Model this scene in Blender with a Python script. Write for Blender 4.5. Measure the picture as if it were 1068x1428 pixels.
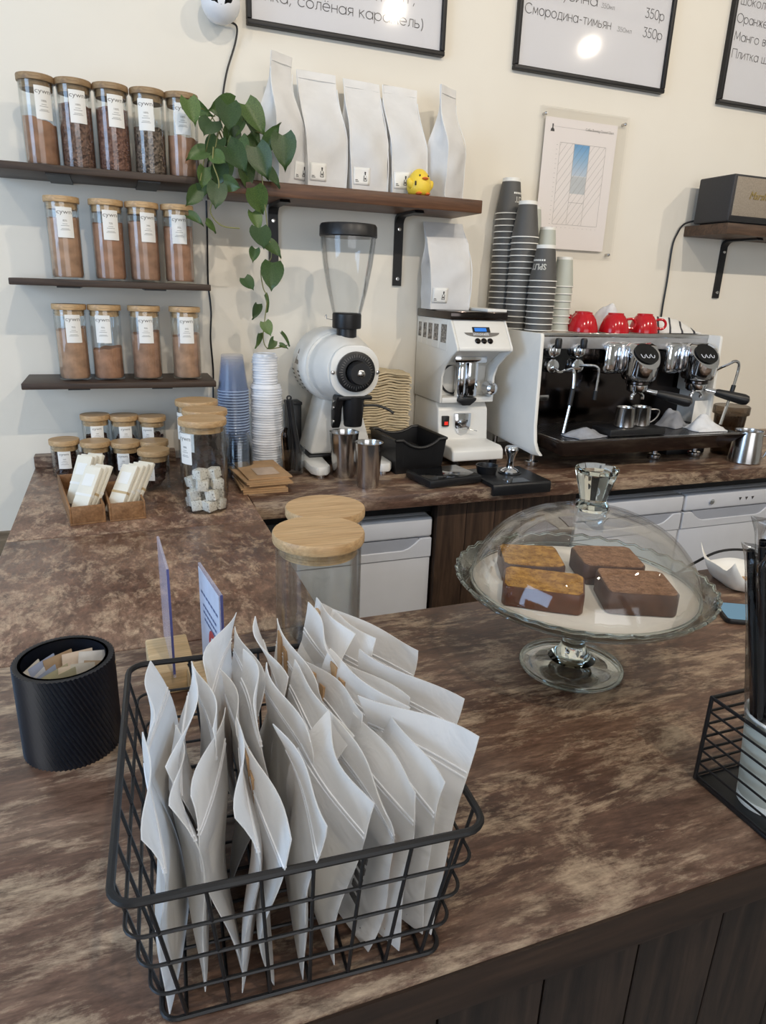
import bpy, bmesh, math, random
from mathutils import Matrix, Vector
random.seed(7)
PI = math.pi
scene = bpy.context.scene
for o in list(bpy.data.objects): bpy.data.objects.remove(o)
COL = scene.collection

# ------------------------------------------------------------------ camera
cam_d = bpy.data.cameras.new('camera')
cam_d.sensor_fit = 'HORIZONTAL'; cam_d.sensor_width = 36.0
cam_d.lens = 36.0 * 950.5 / 1068.0
cam_d.clip_start = 0.02
cam = bpy.data.objects.new('camera', cam_d); COL.objects.link(cam)
_yaw, _pitch, _roll = 0.37324, 0.31758, 0.03740
_f = Vector((math.sin(_yaw)*math.cos(_pitch), math.cos(_yaw)*math.cos(_pitch), -math.sin(_pitch)))
_r = Vector((math.cos(_yaw), -math.sin(_yaw), 0)); _u = _r.cross(_f)
_r2 = math.cos(_roll)*_r + math.sin(_roll)*_u
_u2 = math.cos(_roll)*_u - math.sin(_roll)*_r
cam.matrix_world = Matrix(((_r2.x, _u2.x, -_f.x, 0.0), (_r2.y, _u2.y, -_f.y, 0.0), (_r2.z, _u2.z, -_f.z, 1.47), (0, 0, 0, 1)))
scene.camera = cam

# ------------------------------------------------------------------ world, lights, exposure
scene.view_settings.view_transform = 'Standard'
scene.view_settings.look = 'None'
scene.view_settings.exposure = -0.20
scene.view_settings.gamma = 1.0
scene.view_settings.use_curve_mapping = False
scene.cycles.transparent_max_bounces = 40
scene.cycles.max_bounces = 14
scene.cycles.transmission_bounces = 14
scene.cycles.sample_clamp_indirect = 6.0
world = bpy.data.worlds.new('world'); scene.world = world
world.use_nodes = True
_bg = world.node_tree.nodes['Background']
_bg.inputs[0].default_value = (0.72, 0.84, 1.0, 1); _bg.inputs[1].default_value = 1.3

def area(name, loc, target, sx, sy, power, col):
    l = bpy.data.lights.new(name, 'AREA'); l.shape = 'RECTANGLE'; l.size = sx; l.size_y = sy
    l.energy = power; l.color = col
    o = bpy.data.objects.new(name, l); COL.objects.link(o); o.location = loc
    o.rotation_euler = (Vector(target)-Vector(loc)).to_track_quat('-Z', 'Y').to_euler()
    return o
# daylight through the shop windows behind and to the left of the camera
area('window_daylight_rear', (0.4, -3.92, 1.75), (0.4, 0, 1.45), 3.6, 2.0, 56, (1.0, 0.97, 0.94))
area('window_daylight_left', (-2.72, 0.2, 1.75), (0, 0.5, 1.3), 1.7, 1.9, 66, (0.42, 0.66, 1.0))
SPOTS = [(-1.15, -0.42), (0.35, -0.42), (1.87, -0.42), (3.40, -0.42)]
SPOT_Z = 3.2
SPOT_POWER = [36, 74, 94, 76]
SPOT_COL = (1.0, 0.88, 0.73)

# ------------------------------------------------------------------ helpers
def lin(c):
    c = c/255.0
    return c/12.92 if c <= 0.04045 else ((c+0.055)/1.055)**2.4
def RGB(c): return (lin(c[0]), lin(c[1]), lin(c[2]), 1.0)

MATS = {}
def newmat(name):
    m = bpy.data.materials.new(name); m.use_nodes = True; MATS[name] = m
    nt = m.node_tree; nt.nodes.clear()
    out = nt.nodes.new('ShaderNodeOutputMaterial')
    return m, nt, out
def N(nt, t, **kw):
    n = nt.nodes.new(t)
    for k, v in kw.items():
        if k.startswith('i_'): n.inputs[k[2:].replace('_', ' ')].default_value = v
        else: setattr(n, k, v)
    return n
def ramp(nt, fac, stops, interp='LINEAR'):
    r = nt.nodes.new('ShaderNodeValToRGB'); r.color_ramp.interpolation = interp
    e = r.color_ramp.elements
    while len(e) < len(stops): e.new(0.5)
    for k, (p, c) in enumerate(stops):
        e[k].position = p; e[k].color = c if len(c) == 4 else RGB(c)
    nt.links.new(fac, r.inputs[0]); return r.outputs[0]
def mapping(nt, scale=(1, 1, 1), rot=(0, 0, 0)):
    tc = nt.nodes.new('ShaderNodeTexCoord'); mp = nt.nodes.new('ShaderNodeMapping')
    mp.inputs['Scale'].default_value = scale; mp.inputs['Rotation'].default_value = rot
    nt.links.new(tc.outputs['Object'], mp.inputs[0]); return mp.outputs[0]
def noise(nt, vec, scale, detail=4, rough=0.55, dist=0.0):
    n = nt.nodes.new('ShaderNodeTexNoise')
    n.inputs['Scale'].default_value = scale; n.inputs['Detail'].default_value = detail
    n.inputs['Roughness'].default_value = rough; n.inputs['Distortion'].default_value = dist
    nt.links.new(vec, n.inputs['Vector']); return n.outputs['Fac']
def mixc(nt, fac, a, b, mode='MIX'):
    m = nt.nodes.new('ShaderNodeMix'); m.data_type = 'RGBA'; m.blend_type = mode
    for sock, v in ((m.inputs[0], fac), (m.inputs[6], a), (m.inputs[7], b)):
        if hasattr(v, 'type') and hasattr(v, 'links'): nt.links.new(v, sock)
        else: sock.default_value = v
    return m.outputs[2]
def bump(nt, h, strength=0.3, dist=0.002):
    b = nt.nodes.new('ShaderNodeBump'); b.inputs['Strength'].default_value = strength
    b.inputs['Distance'].default_value = dist; nt.links.new(h, b.inputs['Height']); return b.outputs[0]
def princ(nt, out, col, rough=0.5, metal=0.0, normal=None, spec=0.5, **kw):
    p = nt.nodes.new('ShaderNodeBsdfPrincipled')
    if hasattr(col, 'links'): nt.links.new(col, p.inputs['Base Color'])
    else: p.inputs['Base Color'].default_value = RGB(col)
    if hasattr(rough, 'links'): nt.links.new(rough, p.inputs['Roughness'])
    else: p.inputs['Roughness'].default_value = rough
    p.inputs['Metallic'].default_value = metal; p.inputs['Specular IOR Level'].default_value = spec
    for k, v in kw.items(): p.inputs[k.replace('_', ' ')].default_value = v
    if normal: nt.links.new(normal, p.inputs['Normal'])
    if out: nt.links.new(p.outputs[0], out.inputs[0])
    return p
def plain(name, col, rough=0.5, metal=0.0, var=0.06, nscale=40, bmp=0.0, spec=0.5, **kw):
    """procedural colour with a little noise variation and optional fine relief"""
    m, nt, out = newmat(name)
    v = mapping(nt); n = noise(nt, v, nscale, 3)
    c = RGB(col)
    lo = tuple(max(0, x*(1-var)) for x in c[:3])+(1,); hi = tuple(min(1, x*(1+var)) for x in c[:3])+(1,)
    colr = ramp(nt, n, [(0.3, lo), (0.7, hi)])
    nm = bump(nt, noise(nt, v, nscale*4, 4), bmp, 0.001) if bmp else None
    princ(nt, out, colr, rough, metal, nm, spec, **kw)
    return m
def emis(name, col, s):
    m, nt, out = newmat(name); e = nt.nodes.new('ShaderNodeEmission')
    e.inputs[0].default_value = RGB(col); e.inputs[1].default_value = s; nt.links.new(e.outputs[0], out.inputs[0]); return m
def thin_glass(name, tint=(250, 252, 252), edge=0.85, base=0.04, rough=0.02):
    """thin-walled clear glass or plastic: transparent body, fresnel reflections"""
    m, nt, out = newmat(name)
    t = nt.nodes.new('ShaderNodeBsdfTransparent'); t.inputs[0].default_value = RGB(tint)
    g = nt.nodes.new('ShaderNodeBsdfGlossy'); g.inputs['Roughness'].default_value = rough
    lw = nt.nodes.new('ShaderNodeLayerWeight'); lw.inputs[0].default_value = 0.18
    mr = nt.nodes.new('ShaderNodeMapRange'); nt.links.new(lw.outputs['Fresnel'], mr.inputs[0])
    mr.inputs[3].default_value = base; mr.inputs[4].default_value = edge
    mx = nt.nodes.new('ShaderNodeMixShader'); nt.links.new(mr.outputs[0], mx.inputs[0])
    nt.links.new(t.outputs[0], mx.inputs[1]); nt.links.new(g.outputs[0], mx.inputs[2])
    nt.links.new(mx.outputs[0], out.inputs[0]); return m

def laminate(name, grain='X', bright=1.0, seed=0.0):
    m, nt, out = newmat(name)
    tc = nt.nodes.new('ShaderNodeTexCoord')
    def mp(sc, off=0.0):
        n = nt.nodes.new('ShaderNodeMapping'); n.inputs['Scale'].default_value = sc
        n.inputs['Location'].default_value = (seed+off, seed*1.7-off, 0.3)
        nt.links.new(tc.outputs['Object'], n.inputs[0]); return n.outputs[0]
    gx = grain == 'X'
    vb = mp((1.3, 2.6, 2.6) if gx else (2.0, 1.7, 2.0))
    vs = mp((9, 46, 46) if gx else (34, 14, 34))
    vw = mp((1.5, 4.2, 4.2) if gx else (3.4, 2.2, 3.4), 2.3)
    big = noise(nt, vb, 3.0, 6, 0.6, 0.5)
    c = ramp(nt, big, [(0.30, (70, 49, 39)), (0.45, (98, 72, 58)), (0.58, (116, 90, 74)), (0.72, (138, 112, 94))])
    streak = noise(nt, vs, 2.0, 6, 0.68, 0.5)
    c = mixc(nt, 1.0, c, ramp(nt, streak, [(0.28, (0.50, 0.48, 0.46, 1)), (0.5, (0.95, 0.95, 0.95, 1)), (0.74, (1.55, 1.55, 1.55, 1))]), 'MULTIPLY')
    worn = noise(nt, vw, 4.0 if gx else 6.5, 14, 0.78, 0.35)
    wadd = nt.nodes.new('ShaderNodeMath'); wadd.operation = 'MULTIPLY_ADD'; wadd.inputs[1].default_value = 0.22
    nt.links.new(streak, wadd.inputs[0]); nt.links.new(worn, wadd.inputs[2])
    wf = ramp(nt, wadd.outputs[0], [(0.60, (0, 0, 0, 1)), (0.70, (0.62, 0.62, 0.62, 1) if gx else (0.40, 0.40, 0.40, 1)), (0.8, (0.9, 0.9, 0.9, 1) if gx else (0.72, 0.72, 0.72, 1))])
    c = mixc(nt, wf, c, RGB((196, 172, 144)))
    dark = noise(nt, vw, 9.0, 9, 0.75, 0.8)
    df = ramp(nt, dark, [(0.57, (0, 0, 0, 1)), (0.72, (0.7, 0.7, 0.7, 1))])
    c = mixc(nt, df, c, RGB((52, 37, 31)))
    fine = noise(nt, vs, 7.0, 4, 0.7)
    c = mixc(nt, 1.0, c, ramp(nt, fine, [(0.3, (0.74, 0.73, 0.72, 1)), (0.7, (1.22, 1.22, 1.22, 1))]), 'MULTIPLY')
    c = mixc(nt, 1.0, c, (bright, bright, bright, 1), 'MULTIPLY')
    rg = ramp(nt, streak, [(0.3, (0.30, 0.30, 0.30, 1)), (0.7, (0.46, 0.46, 0.46, 1))])
    princ(nt, out, c, rg, 0, bump(nt, streak, 0.25, 0.001), 0.45)
    return m
def wood(name, dark, light, grain='X', scale=1.0, rough=0.5, spec=0.4):
    m, nt, out = newmat(name)
    s = {'X': (1.2, 16, 16), 'Y': (16, 1.2, 16), 'Z': (16, 16, 1.2)}[grain]
    v = mapping(nt, tuple(k*scale for k in s))
    a = noise(nt, v, 3.0, 6, 0.6, 0.7); b = noise(nt, v, 12.0, 4, 0.6)
    c = ramp(nt, a, [(0.32, dark), (0.68, light)])
    c = mixc(nt, 0.45, c, ramp(nt, b, [(0.3, (140, 135, 130)), (0.7, (255, 255, 255))]), 'MULTIPLY')
    princ(nt, out, c, rough, 0, bump(nt, a, 0.2, 0.001), spec); return m

M_wall = None
def wall_mat():
    m, nt, out = newmat('painted_wall')
    v = mapping(nt); n = noise(nt, v, 2.0, 3)
    c = ramp(nt, n, [(0.3, (231, 224, 210)), (0.7, (237, 231, 218))])
    princ(nt, out, c, 0.72, 0, bump(nt, noise(nt, v, 160, 4), 0.12, 0.001), 0.3); return m
M_wall = wall_mat()
M_ceil = plain('ceiling_paint', (235, 233, 228), 0.8, 0, 0.02, 3)
M_floor = plain('floor_tile', (150, 145, 138), 0.45, 0, 0.1, 6)
M_lamX = laminate('laminate_front', 'X', 1.0, 0.0)
M_lamL = laminate('laminate_left', 'Y', 1.3, 3.1)
M_lamB = laminate('laminate_back', 'X', 0.95, 6.2)
M_edge = wood('dark_edge_band', (40, 28, 21), (66, 48, 36), 'X', 1.0, 0.45)
M_panel = wood('dark_panel_wood', (30, 23, 19), (64, 50, 41), 'Z', 1.0, 0.55)
M_panel2 = wood('brown_panel_wood', (52, 38, 30), (96, 74, 58), 'Z', 1.0, 0.55)
M_shelf = wood('thin_shelf_wood', (52, 40, 33), (84, 66, 53), 'X', 1.0, 0.5)
M_shelf2 = wood('thick_shelf_wood', (78, 50, 34), (120, 82, 56), 'X', 1.0, 0.42)
M_bamboo = wood('bamboo_lid', (196, 158, 112), (222, 188, 142), 'X', 1.5, 0.45)
M_bamboo_d = wood('bamboo_lid_dark', (150, 122, 88), (178, 148, 110), 'X', 1.5, 0.5)  # darker bamboo tone for the upper shelf lids
M_pale = wood('pale_birch', (206, 174, 128), (232, 204, 160), 'X', 1.0, 0.5)
M_traywood = wood('tray_walnut', (130, 92, 60), (170, 128, 88), 'Y', 1.0, 0.5)
M_glass = thin_glass('clear_jar_glass', (253, 254, 254), 0.38, 0.04)
M_dome = thin_glass('clear_dome_glass', (254, 254, 254), 0.42, 0.03)
M_plastic = thin_glass('clear_plastic', (252, 253, 254), 0.55, 0.02, 0.05)
def semi(name, col, fac, rough=0.15):
    """slightly milky clear plastic"""
    m, nt, out = newmat(name)
    p = princ(nt, None, col, rough, 0, None, 0.6); t = nt.nodes.new('ShaderNodeBsdfTransparent')
    lw = nt.nodes.new('ShaderNodeLayerWeight'); lw.inputs[0].default_value = 0.35
    mr = nt.nodes.new('ShaderNodeMapRange'); nt.links.new(lw.outputs['Facing'], mr.inputs[0])
    mr.inputs[3].default_value = fac; mr.inputs[4].default_value = min(1, fac*2.6)
    mx = nt.nodes.new('ShaderNodeMixShader'); nt.links.new(mr.outputs[0], mx.inputs[0])
    nt.links.new(t.outputs[0], mx.inputs[1]); nt.links.new(p.outputs[0], mx.inputs[2]); nt.links.new(mx.outputs[0], out.inputs[0]); return m
M_blue = semi('blue_tint_plastic', (140, 158, 192), 0.075)
M_bluerim = semi('blue_tint_rim', (186, 204, 232), 0.7)
M_signsheet = semi('hazy_acrylic', (206, 206, 228), 0.22)
M_acryl = thin_glass('acrylic_sheet', (254, 254, 254), 0.4, 0.012, 0.02)
M_pane = thin_glass('picture_glass', (253, 253, 253), 0.5, 0.03, 0.045)
def real_glass(name, tint=(248, 251, 250)):
    m, nt, out = newmat(name)
    g = nt.nodes.new('ShaderNodeBsdfGlass'); g.inputs['Color'].default_value = RGB(tint)
    g.inputs['Roughness'].default_value = 0.0; g.inputs['IOR'].default_value = 1.48
    nt.links.new(g.outputs[0], out.inputs[0]); return m
M_thick = real_glass('solid_glass')
M_plate = thin_glass('pressed_glass_plate', (248, 252, 250), 0.7, 0.04)
M_card = plain('white_card', (238, 236, 230), 0.6, 0, 0.02, 30)
M_ink = plain('grey_ink', (120, 116, 112), 0.7, 0, 0.05)
M_dink = plain('dark_ink', (70, 68, 68), 0.7, 0, 0.05)
M_paper = None
def paperbag(name, col, rough=0.75):
    m, nt, out = newmat(name)
    v = mapping(nt); n = noise(nt, v, 9, 5, 0.6, 0.5)
    c = RGB(col); lo = tuple(x*0.93 for x in c[:3])+(1,); hi = tuple(min(1, x*1.05) for x in c[:3])+(1,)
    cr = ramp(nt, n, [(0.3, lo), (0.7, hi)])
    p = princ(nt, None, cr, rough, 0, bump(nt, n, 0.35, 0.006), 0.35)
    t = nt.nodes.new('ShaderNodeBsdfTranslucent'); nt.links.new(cr, t.inputs[0])
    mx = nt.nodes.new('ShaderNodeMixShader'); mx.inputs[0].default_value = 0.25
    nt.links.new(p.outputs[0], mx.inputs[1]); nt.links.new(t.outputs[0], mx.inputs[2]); nt.links.new(mx.outputs[0], out.inputs[0])
    return m
M_paper = paperbag('white_paper_pouch', (249, 248, 246), 0.6)
def frosted(name):
    m, nt, out = newmat(name)
    v = mapping(nt); n = noise(nt, v, 16, 4, 0.55, 0.8)
    cr = ramp(nt, n, [(0.3, (250, 248, 245)), (0.7, (254, 253, 252))])
    p = princ(nt, None, cr, 0.42, 0, bump(nt, n, 0.55, 0.010), 0.4)
    t = nt.nodes.new('ShaderNodeBsdfTranslucent'); nt.links.new(cr, t.inputs[0])
    tr = nt.nodes.new('ShaderNodeBsdfTransparent'); tr.inputs[0].default_value = (0.96, 0.96, 0.97, 1)
    a = nt.nodes.new('ShaderNodeMixShader'); a.inputs[0].default_value = 0.46
    nt.links.new(p.outputs[0], a.inputs[1]); nt.links.new(t.outputs[0], a.inputs[2])
    b = nt.nodes.new('ShaderNodeMixShader'); b.inputs[0].default_value = 0.17
    nt.links.new(a.outputs[0], b.inputs[1]); nt.links.new(tr.outputs[0], b.inputs[2]); nt.links.new(b.outputs[0], out.inputs[0])
    return m
M_frost = frosted('frosted_pouch_film')
M_zip = plain('zip_white', (240, 240, 242), 0.4)
M_kraft = plain('kraft_paper', (186, 150, 110), 0.8, 0, 0.1, 30, 0.1)
M_kraft_l = plain('kraft_paper_light', (212, 194, 160), 0.85, 0, 0.1, 60, 0.2)
M_charcoal_paper = plain('charcoal_packet', (46, 46, 48), 0.6, 0, 0.1, 30)
M_black = plain('black_plastic', (24, 24, 26), 0.4, 0, 0.1, 30)
M_blackm = plain('black_powder_coat', (28, 27, 28), 0.45, 0.2, 0.1, 60)
M_blackg = plain('black_gloss', (12, 12, 14), 0.08, 0, 0.05)
M_rib = plain('black_blue_ribbed', (22, 25, 34), 0.38, 0, 0.1, 30)
M_white = plain('white_enamel', (232, 230, 224), 0.28, 0, 0.02, 20)
M_whitep = plain('white_plastic', (236, 237, 240), 0.4, 0, 0.02, 20)
M_appl = plain('appliance_white', (226, 228, 234), 0.35, 0, 0.02, 10)
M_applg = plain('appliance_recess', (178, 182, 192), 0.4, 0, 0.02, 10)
M_chrome = plain('chrome', (226, 228, 232), 0.07, 1.0, 0.02)
M_steel = plain('brushed_steel', (196, 194, 192), 0.2, 1.0, 0.05, 60)
M_dsteel = plain('dark_mirror_steel', (70, 64, 62), 0.12, 1.0, 0.05)
M_red = plain('red_glaze', (190, 24, 34), 0.15, 0, 0.05)
M_yellow = plain('yellow_vinyl', (242, 208, 66), 0.45, 0, 0.03)
M_orange = plain('orange_vinyl', (222, 110, 48), 0.45, 0, 0.05)
M_cupdark = plain('dark_grey_cup', (82, 80, 77), 0.55, 0, 0.04, 20)
M_cupgrey = plain('sage_grey_cup', (188, 190, 178), 0.55, 0, 0.03, 20)
M_rim = plain('cup_rim_white', (238, 235, 226), 0.5, 0, 0.02)
M_cloth = plain('white_cloth', (222, 222, 222), 0.9, 0, 0.06, 50, 0.4)
M_gcloth = plain('grey_cloth', (150, 152, 158), 0.9, 0, 0.1, 50, 0.4)
M_spk = plain('black_vinyl', (46, 45, 47), 0.55, 0, 0.15, 180, 0.4)
M_grill = plain('speaker_grille', (150, 138, 122), 0.8, 0, 0.18, 260, 0.5)
M_gold = plain('gold_script', (200, 178, 120), 0.3, 0.9, 0.05)
M_cocoa = [plain('cocoa_powder_%d' % k, c, 0.9, 0, 0.26, 34, 0.7) for k, c in enumerate([(158, 116, 88), (84, 62, 52), (98, 68, 56), (88, 72, 62), (168, 128, 102), (182, 143, 114), (170, 126, 98)])]
def granules(name, a, b):
    m, nt, out = newmat(name)
    v = mapping(nt); vo = nt.nodes.new('ShaderNodeTexVoronoi'); vo.inputs['Scale'].default_value = 210
    nt.links.new(v, vo.inputs['Vector'])
    bw = nt.nodes.new('ShaderNodeRGBToBW'); nt.links.new(vo.outputs['Color'], bw.inputs[0])
    c = ramp(nt, bw.outputs[0], [(0.2, a), (0.8, b)])
    princ(nt, out, c, 0.75, 0, bump(nt, vo.outputs['Distance'], 0.8, 0.003), 0.3); return m
M_gran = [granules('cocoa_nibs', (78, 56, 48), (146, 112, 94)), granules('cocoa_nibs_red', (92, 60, 50), (154, 112, 94)), granules('tea_leaves', (58, 47, 41), (150, 130, 112))]
M_choc = plain('dark_chocolate', (66, 42, 34), 0.4, 0, 0.2, 60)
def nougat():
    m, nt, out = newmat('speckled_nougat')
    v = mapping(nt); n = noise(nt, v, 230, 3, 0.6)
    c = ramp(nt, n, [(0.33, (70, 58, 50)), (0.42, (226, 220, 208)), (0.7, (240, 236, 226))])
    princ(nt, out, c, 0.7, 0, bump(nt, n, 0.3, 0.002)); return m
M_nougat = nougat()
def crumb(name, a, b):
    m, nt, out = newmat(name)
    v = mapping(nt); n = noise(nt, v, 85, 6, 0.75); k = noise(nt, v, 25, 3, 0.6)
    c = ramp(nt, n, [(0.36, a), (0.62, b)])
    c = mixc(nt, 0.3, c, ramp(nt, k, [(0.3, (170, 150, 130)), (0.7, (255, 255, 255))]), 'MULTIPLY')
    vo = nt.nodes.new('ShaderNodeTexVoronoi'); vo.inputs['Scale'].default_value = 260; nt.links.new(v, vo.inputs['Vector'])
    hole = ramp(nt, vo.outputs['Distance'], [(0.12, (0.42, 0.36, 0.30, 1)), (0.34, (1, 1, 1, 1))])
    c = mixc(nt, 1.0, c, hole, 'MULTIPLY')
    princ(nt, out, c, 0.8, 0, bump(nt, n, 0.6, 0.003), 0.3); return m
M_crumbY = crumb('yellow_cake_crumb', (140, 92, 36), (206, 156, 78))
M_crumbB = crumb('brown_cake_crumb', (120, 84, 58), (172, 132, 100))
M_crust = plain('cake_crust', (92, 50, 28), 0.35, 0, 0.25, 50, 0.3)
M_crustB = plain('cake_crust_brown', (86, 58, 42), 0.6, 0, 0.25, 50, 0.3)
M_leaf = None
def leafmat():
    m, nt, out = newmat('pothos_leaf')
    v = mapping(nt); n = noise(nt, v, 30, 4, 0.6)
    oi = nt.nodes.new('ShaderNodeObjectInfo')
    c1 = ramp(nt, n, [(0.3, (46, 68, 42)), (0.7, (70, 94, 56))])
    c2 = ramp(nt, n, [(0.3, (74, 100, 54)), (0.7, (112, 138, 74))])
    c = mixc(nt, oi.outputs['Random'], c1, c2)
    p = princ(nt, None, c, 0.38, 0, bump(nt, n, 0.15, 0.002), 0.5)
    t = nt.nodes.new('ShaderNodeBsdfTranslucent'); nt.links.new(c, t.inputs[0])
    mx = nt.nodes.new('ShaderNodeMixShader'); mx.inputs[0].default_value = 0.2
    nt.links.new(p.outputs[0], mx.inputs[1]); nt.links.new(t.outputs[0], mx.inputs[2]); nt.links.new(mx.outputs[0], out.inputs[0])
    return m
M_leaf = leafmat()
M_stem = plain('plant_stem', (130, 128, 76), 0.6)
M_pot = plain('plant_pot', (214, 206, 192), 0.5)
M_soil = plain('soil', (50, 38, 30), 0.95, 0, 0.3, 80, 0.6)
M_bluescreen = emis('blue_screen', (70, 140, 235), 1.1)
M_phone = emis('phone_screen_reflection', (150, 190, 214), 0.6)  # even pale glow stands in for light reflected on the black glass
M_redlamp = emis('red_switch_lamp', (240, 60, 50), 1.2)
M_lamp = None

class MB:
    def __init__(s): s.v = []; s.f = []
    def add(s, v, f):
        b = len(s.v); s.v += [tuple(p) for p in v]; s.f += [tuple(i+b for i in q) for q in f]; return s
    def box(s, x0, x1, y0, y1, z0, z1):
        v = [(x, y, z) for z in (z0, z1) for y in (y0, y1) for x in (x0, x1)]
        return s.add(v, [(0, 2, 3, 1), (4, 5, 7, 6), (0, 1, 5, 4), (2, 6, 7, 3), (0, 4, 6, 2), (1, 3, 7, 5)])
    def obox(s, c, size, M=None):
        x, y, z = (k/2 for k in size); b = MB().box(-x, x, -y, y, -z, z)
        M = M or Matrix()
        return s.add([Vector(c)+(M @ Vector(p)).to_3d() for p in b.v], b.f)
    def lathe(s, prof, n=32, c=(0, 0, 0), M=None, rfn=None):
        v = []; f = []; m = len(prof)
        for k in range(n):
            a = 2*PI*k/n
            for (r, z) in prof:
                rr = r*(rfn(a, z) if rfn else 1)
                v.append(Vector((rr*math.cos(a), rr*math.sin(a), z)))
        if M: v = [(M @ p) for p in v]
        v = [p+Vector(c) for p in v]
        for k in range(n):
            k2 = (k+1) % n
            for j in range(m-1):
                a, b, d, e = k*m+j, k2*m+j, k2*m+j+1, k*m+j+1
                if prof[j][0] < 1e-6 and prof[j+1][0] < 1e-6: continue
                f.append((a, b, d, e))
        return s.add(v, f)
    def tube(s, pts, r, n=8, closed=False, caps=True):
        pts = [Vector(p) for p in pts]; m = len(pts)
        rs = r if isinstance(r, (list, tuple)) else [r]*m
        v = []; f = []; up = None
        for i, p in enumerate(pts):
            if closed: t = pts[(i+1) % m]-pts[i-1]
            else: t = pts[min(i+1, m-1)]-pts[max(i-1, 0)]
            t = t.normalized() if t.length > 1e-9 else Vector((0, 0, 1))
            if up is None:
                up = Vector((0, 0, 1)) if abs(t.z) < 0.9 else Vector((1, 0, 0))
            a = t.cross(up)
            if a.length < 1e-6: a = t.cross(Vector((0, 1, 0)))
            a.normalize(); b = a.cross(t).normalized(); up = b
            for k in range(n):
                q = 2*PI*k/n; v.append(p+a*math.cos(q)*rs[i]+b*math.sin(q)*rs[i])
        for i in range(m if closed else m-1):
            i2 = (i+1) % m
            for k in range(n):
                k2 = (k+1) % n; f.append((i*n+k, i*n+k2, i2*n+k2, i2*n+k))
        if caps and not closed:
            f.append(tuple(range(n-1, -1, -1))); f.append(tuple((m-1)*n+k for k in range(n)))
        return s.add(v, f)
    def prism(s, poly, axis, a0, a1):
        def P(p, a):
            return {'X': (a, p[0], p[1]), 'Y': (p[0], a, p[1]), 'Z': (p[0], p[1], a)}[axis]
        n = len(poly); v = [P(p, a0) for p in poly]+[P(p, a1) for p in poly]
        f = [tuple(range(n)), tuple(range(2*n-1, n-1, -1))]+[(k, n+k, n+(k+1) % n, (k+1) % n) for k in range(n)]
        return s.add(v, f)
    def ell(s, c, r, nu=20, nv=12, M=None):
        v = []; f = []
        for j in range(nv+1):
            t = PI*j/nv
            for k in range(nu):
                a = 2*PI*k/nu
                p = Vector((r[0]*math.sin(t)*math.cos(a), r[1]*math.sin(t)*math.sin(a), r[2]*math.cos(t)))
                v.append((M @ p if M else p)+Vector(c))
        for j in range(nv):
            for k in range(nu):
                k2 = (k+1) % nu; f.append((j*nu+k, (j+1)*nu+k, (j+1)*nu+k2, j*nu+k2))
        return s.add(v, f)
    def grid(s, fn, nu, nv, closeu=False):
        v = [fn(i/nu, j/nv) for j in range(nv+1) for i in range(nu+(0 if closeu else 1))]
        w = nu if closeu else nu+1; f = []
        for j in range(nv):
            for i in range(nu):
                i2 = (i+1) % w; f.append((j*w+i, j*w+i2, (j+1)*w+i2, (j+1)*w+i))
        return s.add(v, f)
    def xf(s, M): s.v = [tuple(M @ Vector(p)) for p in s.v]; return s
    def build(s, name, mat, parent=None, smooth=35, bevel=0.0, seg=2, kind=None, sub=0, solid=0.0):
        me = bpy.data.meshes.new(name); me.from_pydata(s.v, [], s.f)
        bm = bmesh.new(); bm.from_mesh(me)
        bmesh.ops.remove_doubles(bm, verts=bm.verts, dist=1e-6)
        bmesh.ops.recalc_face_normals(bm, faces=bm.faces)
        if bevel:
            es = [e for e in bm.edges if len(e.link_faces) == 2 and e.calc_face_angle(0) > 0.6]
            bmesh.ops.bevel(bm, geom=es, offset=bevel, segments=seg, profile=0.5, affect='EDGES', clamp_overlap=True)
        bm.to_mesh(me); bm.free()
        me.materials.append(mat)
        if smooth:
            me.polygons.foreach_set('use_smooth', [True]*len(me.polygons))
            me.set_sharp_from_angle(angle=math.radians(smooth))
        o = bpy.data.objects.new(name, me); COL.objects.link(o)
        if parent: o.parent = parent
        if kind: o['kind'] = kind
        if sub:
            m = o.modifiers.new('sub', 'SUBSURF'); m.levels = sub; m.render_levels = sub
        if solid:
            m = o.modifiers.new('solid', 'SOLIDIFY'); m.thickness = solid; m.offset = 0
        return o
def tag(o, label, cat, group=None):
    o['label'] = label; o['category'] = cat
    if group: o['group'] = group
    return o
def thing(name, label, cat, loc=(0, 0, 0), rotz=0.0, group=None):
    o = bpy.data.objects.new(name, None); COL.objects.link(o); o.empty_display_size = 0.02
    o.location = loc; o.rotation_euler = (0, 0, rotz)
    return tag(o, label, cat, group)
def struct(name, mb, mat, **kw):
    o = mb.build(name, mat, **kw); o['kind'] = 'structure'; return o
def dup(root, loc, rotz=None, label=None, group=None):
    r = root.copy(); COL.objects.link(r); r.location = loc
    if rotz is not None: r.rotation_euler = (0, 0, rotz)
    if label: r['label'] = label
    if group: r['group'] = group
    for ch in root.children:
        c = ch.copy(); COL.objects.link(c); c.parent = r
        for g in ch.children:
            d = g.copy(); COL.objects.link(d); d.parent = c
    return r
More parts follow.
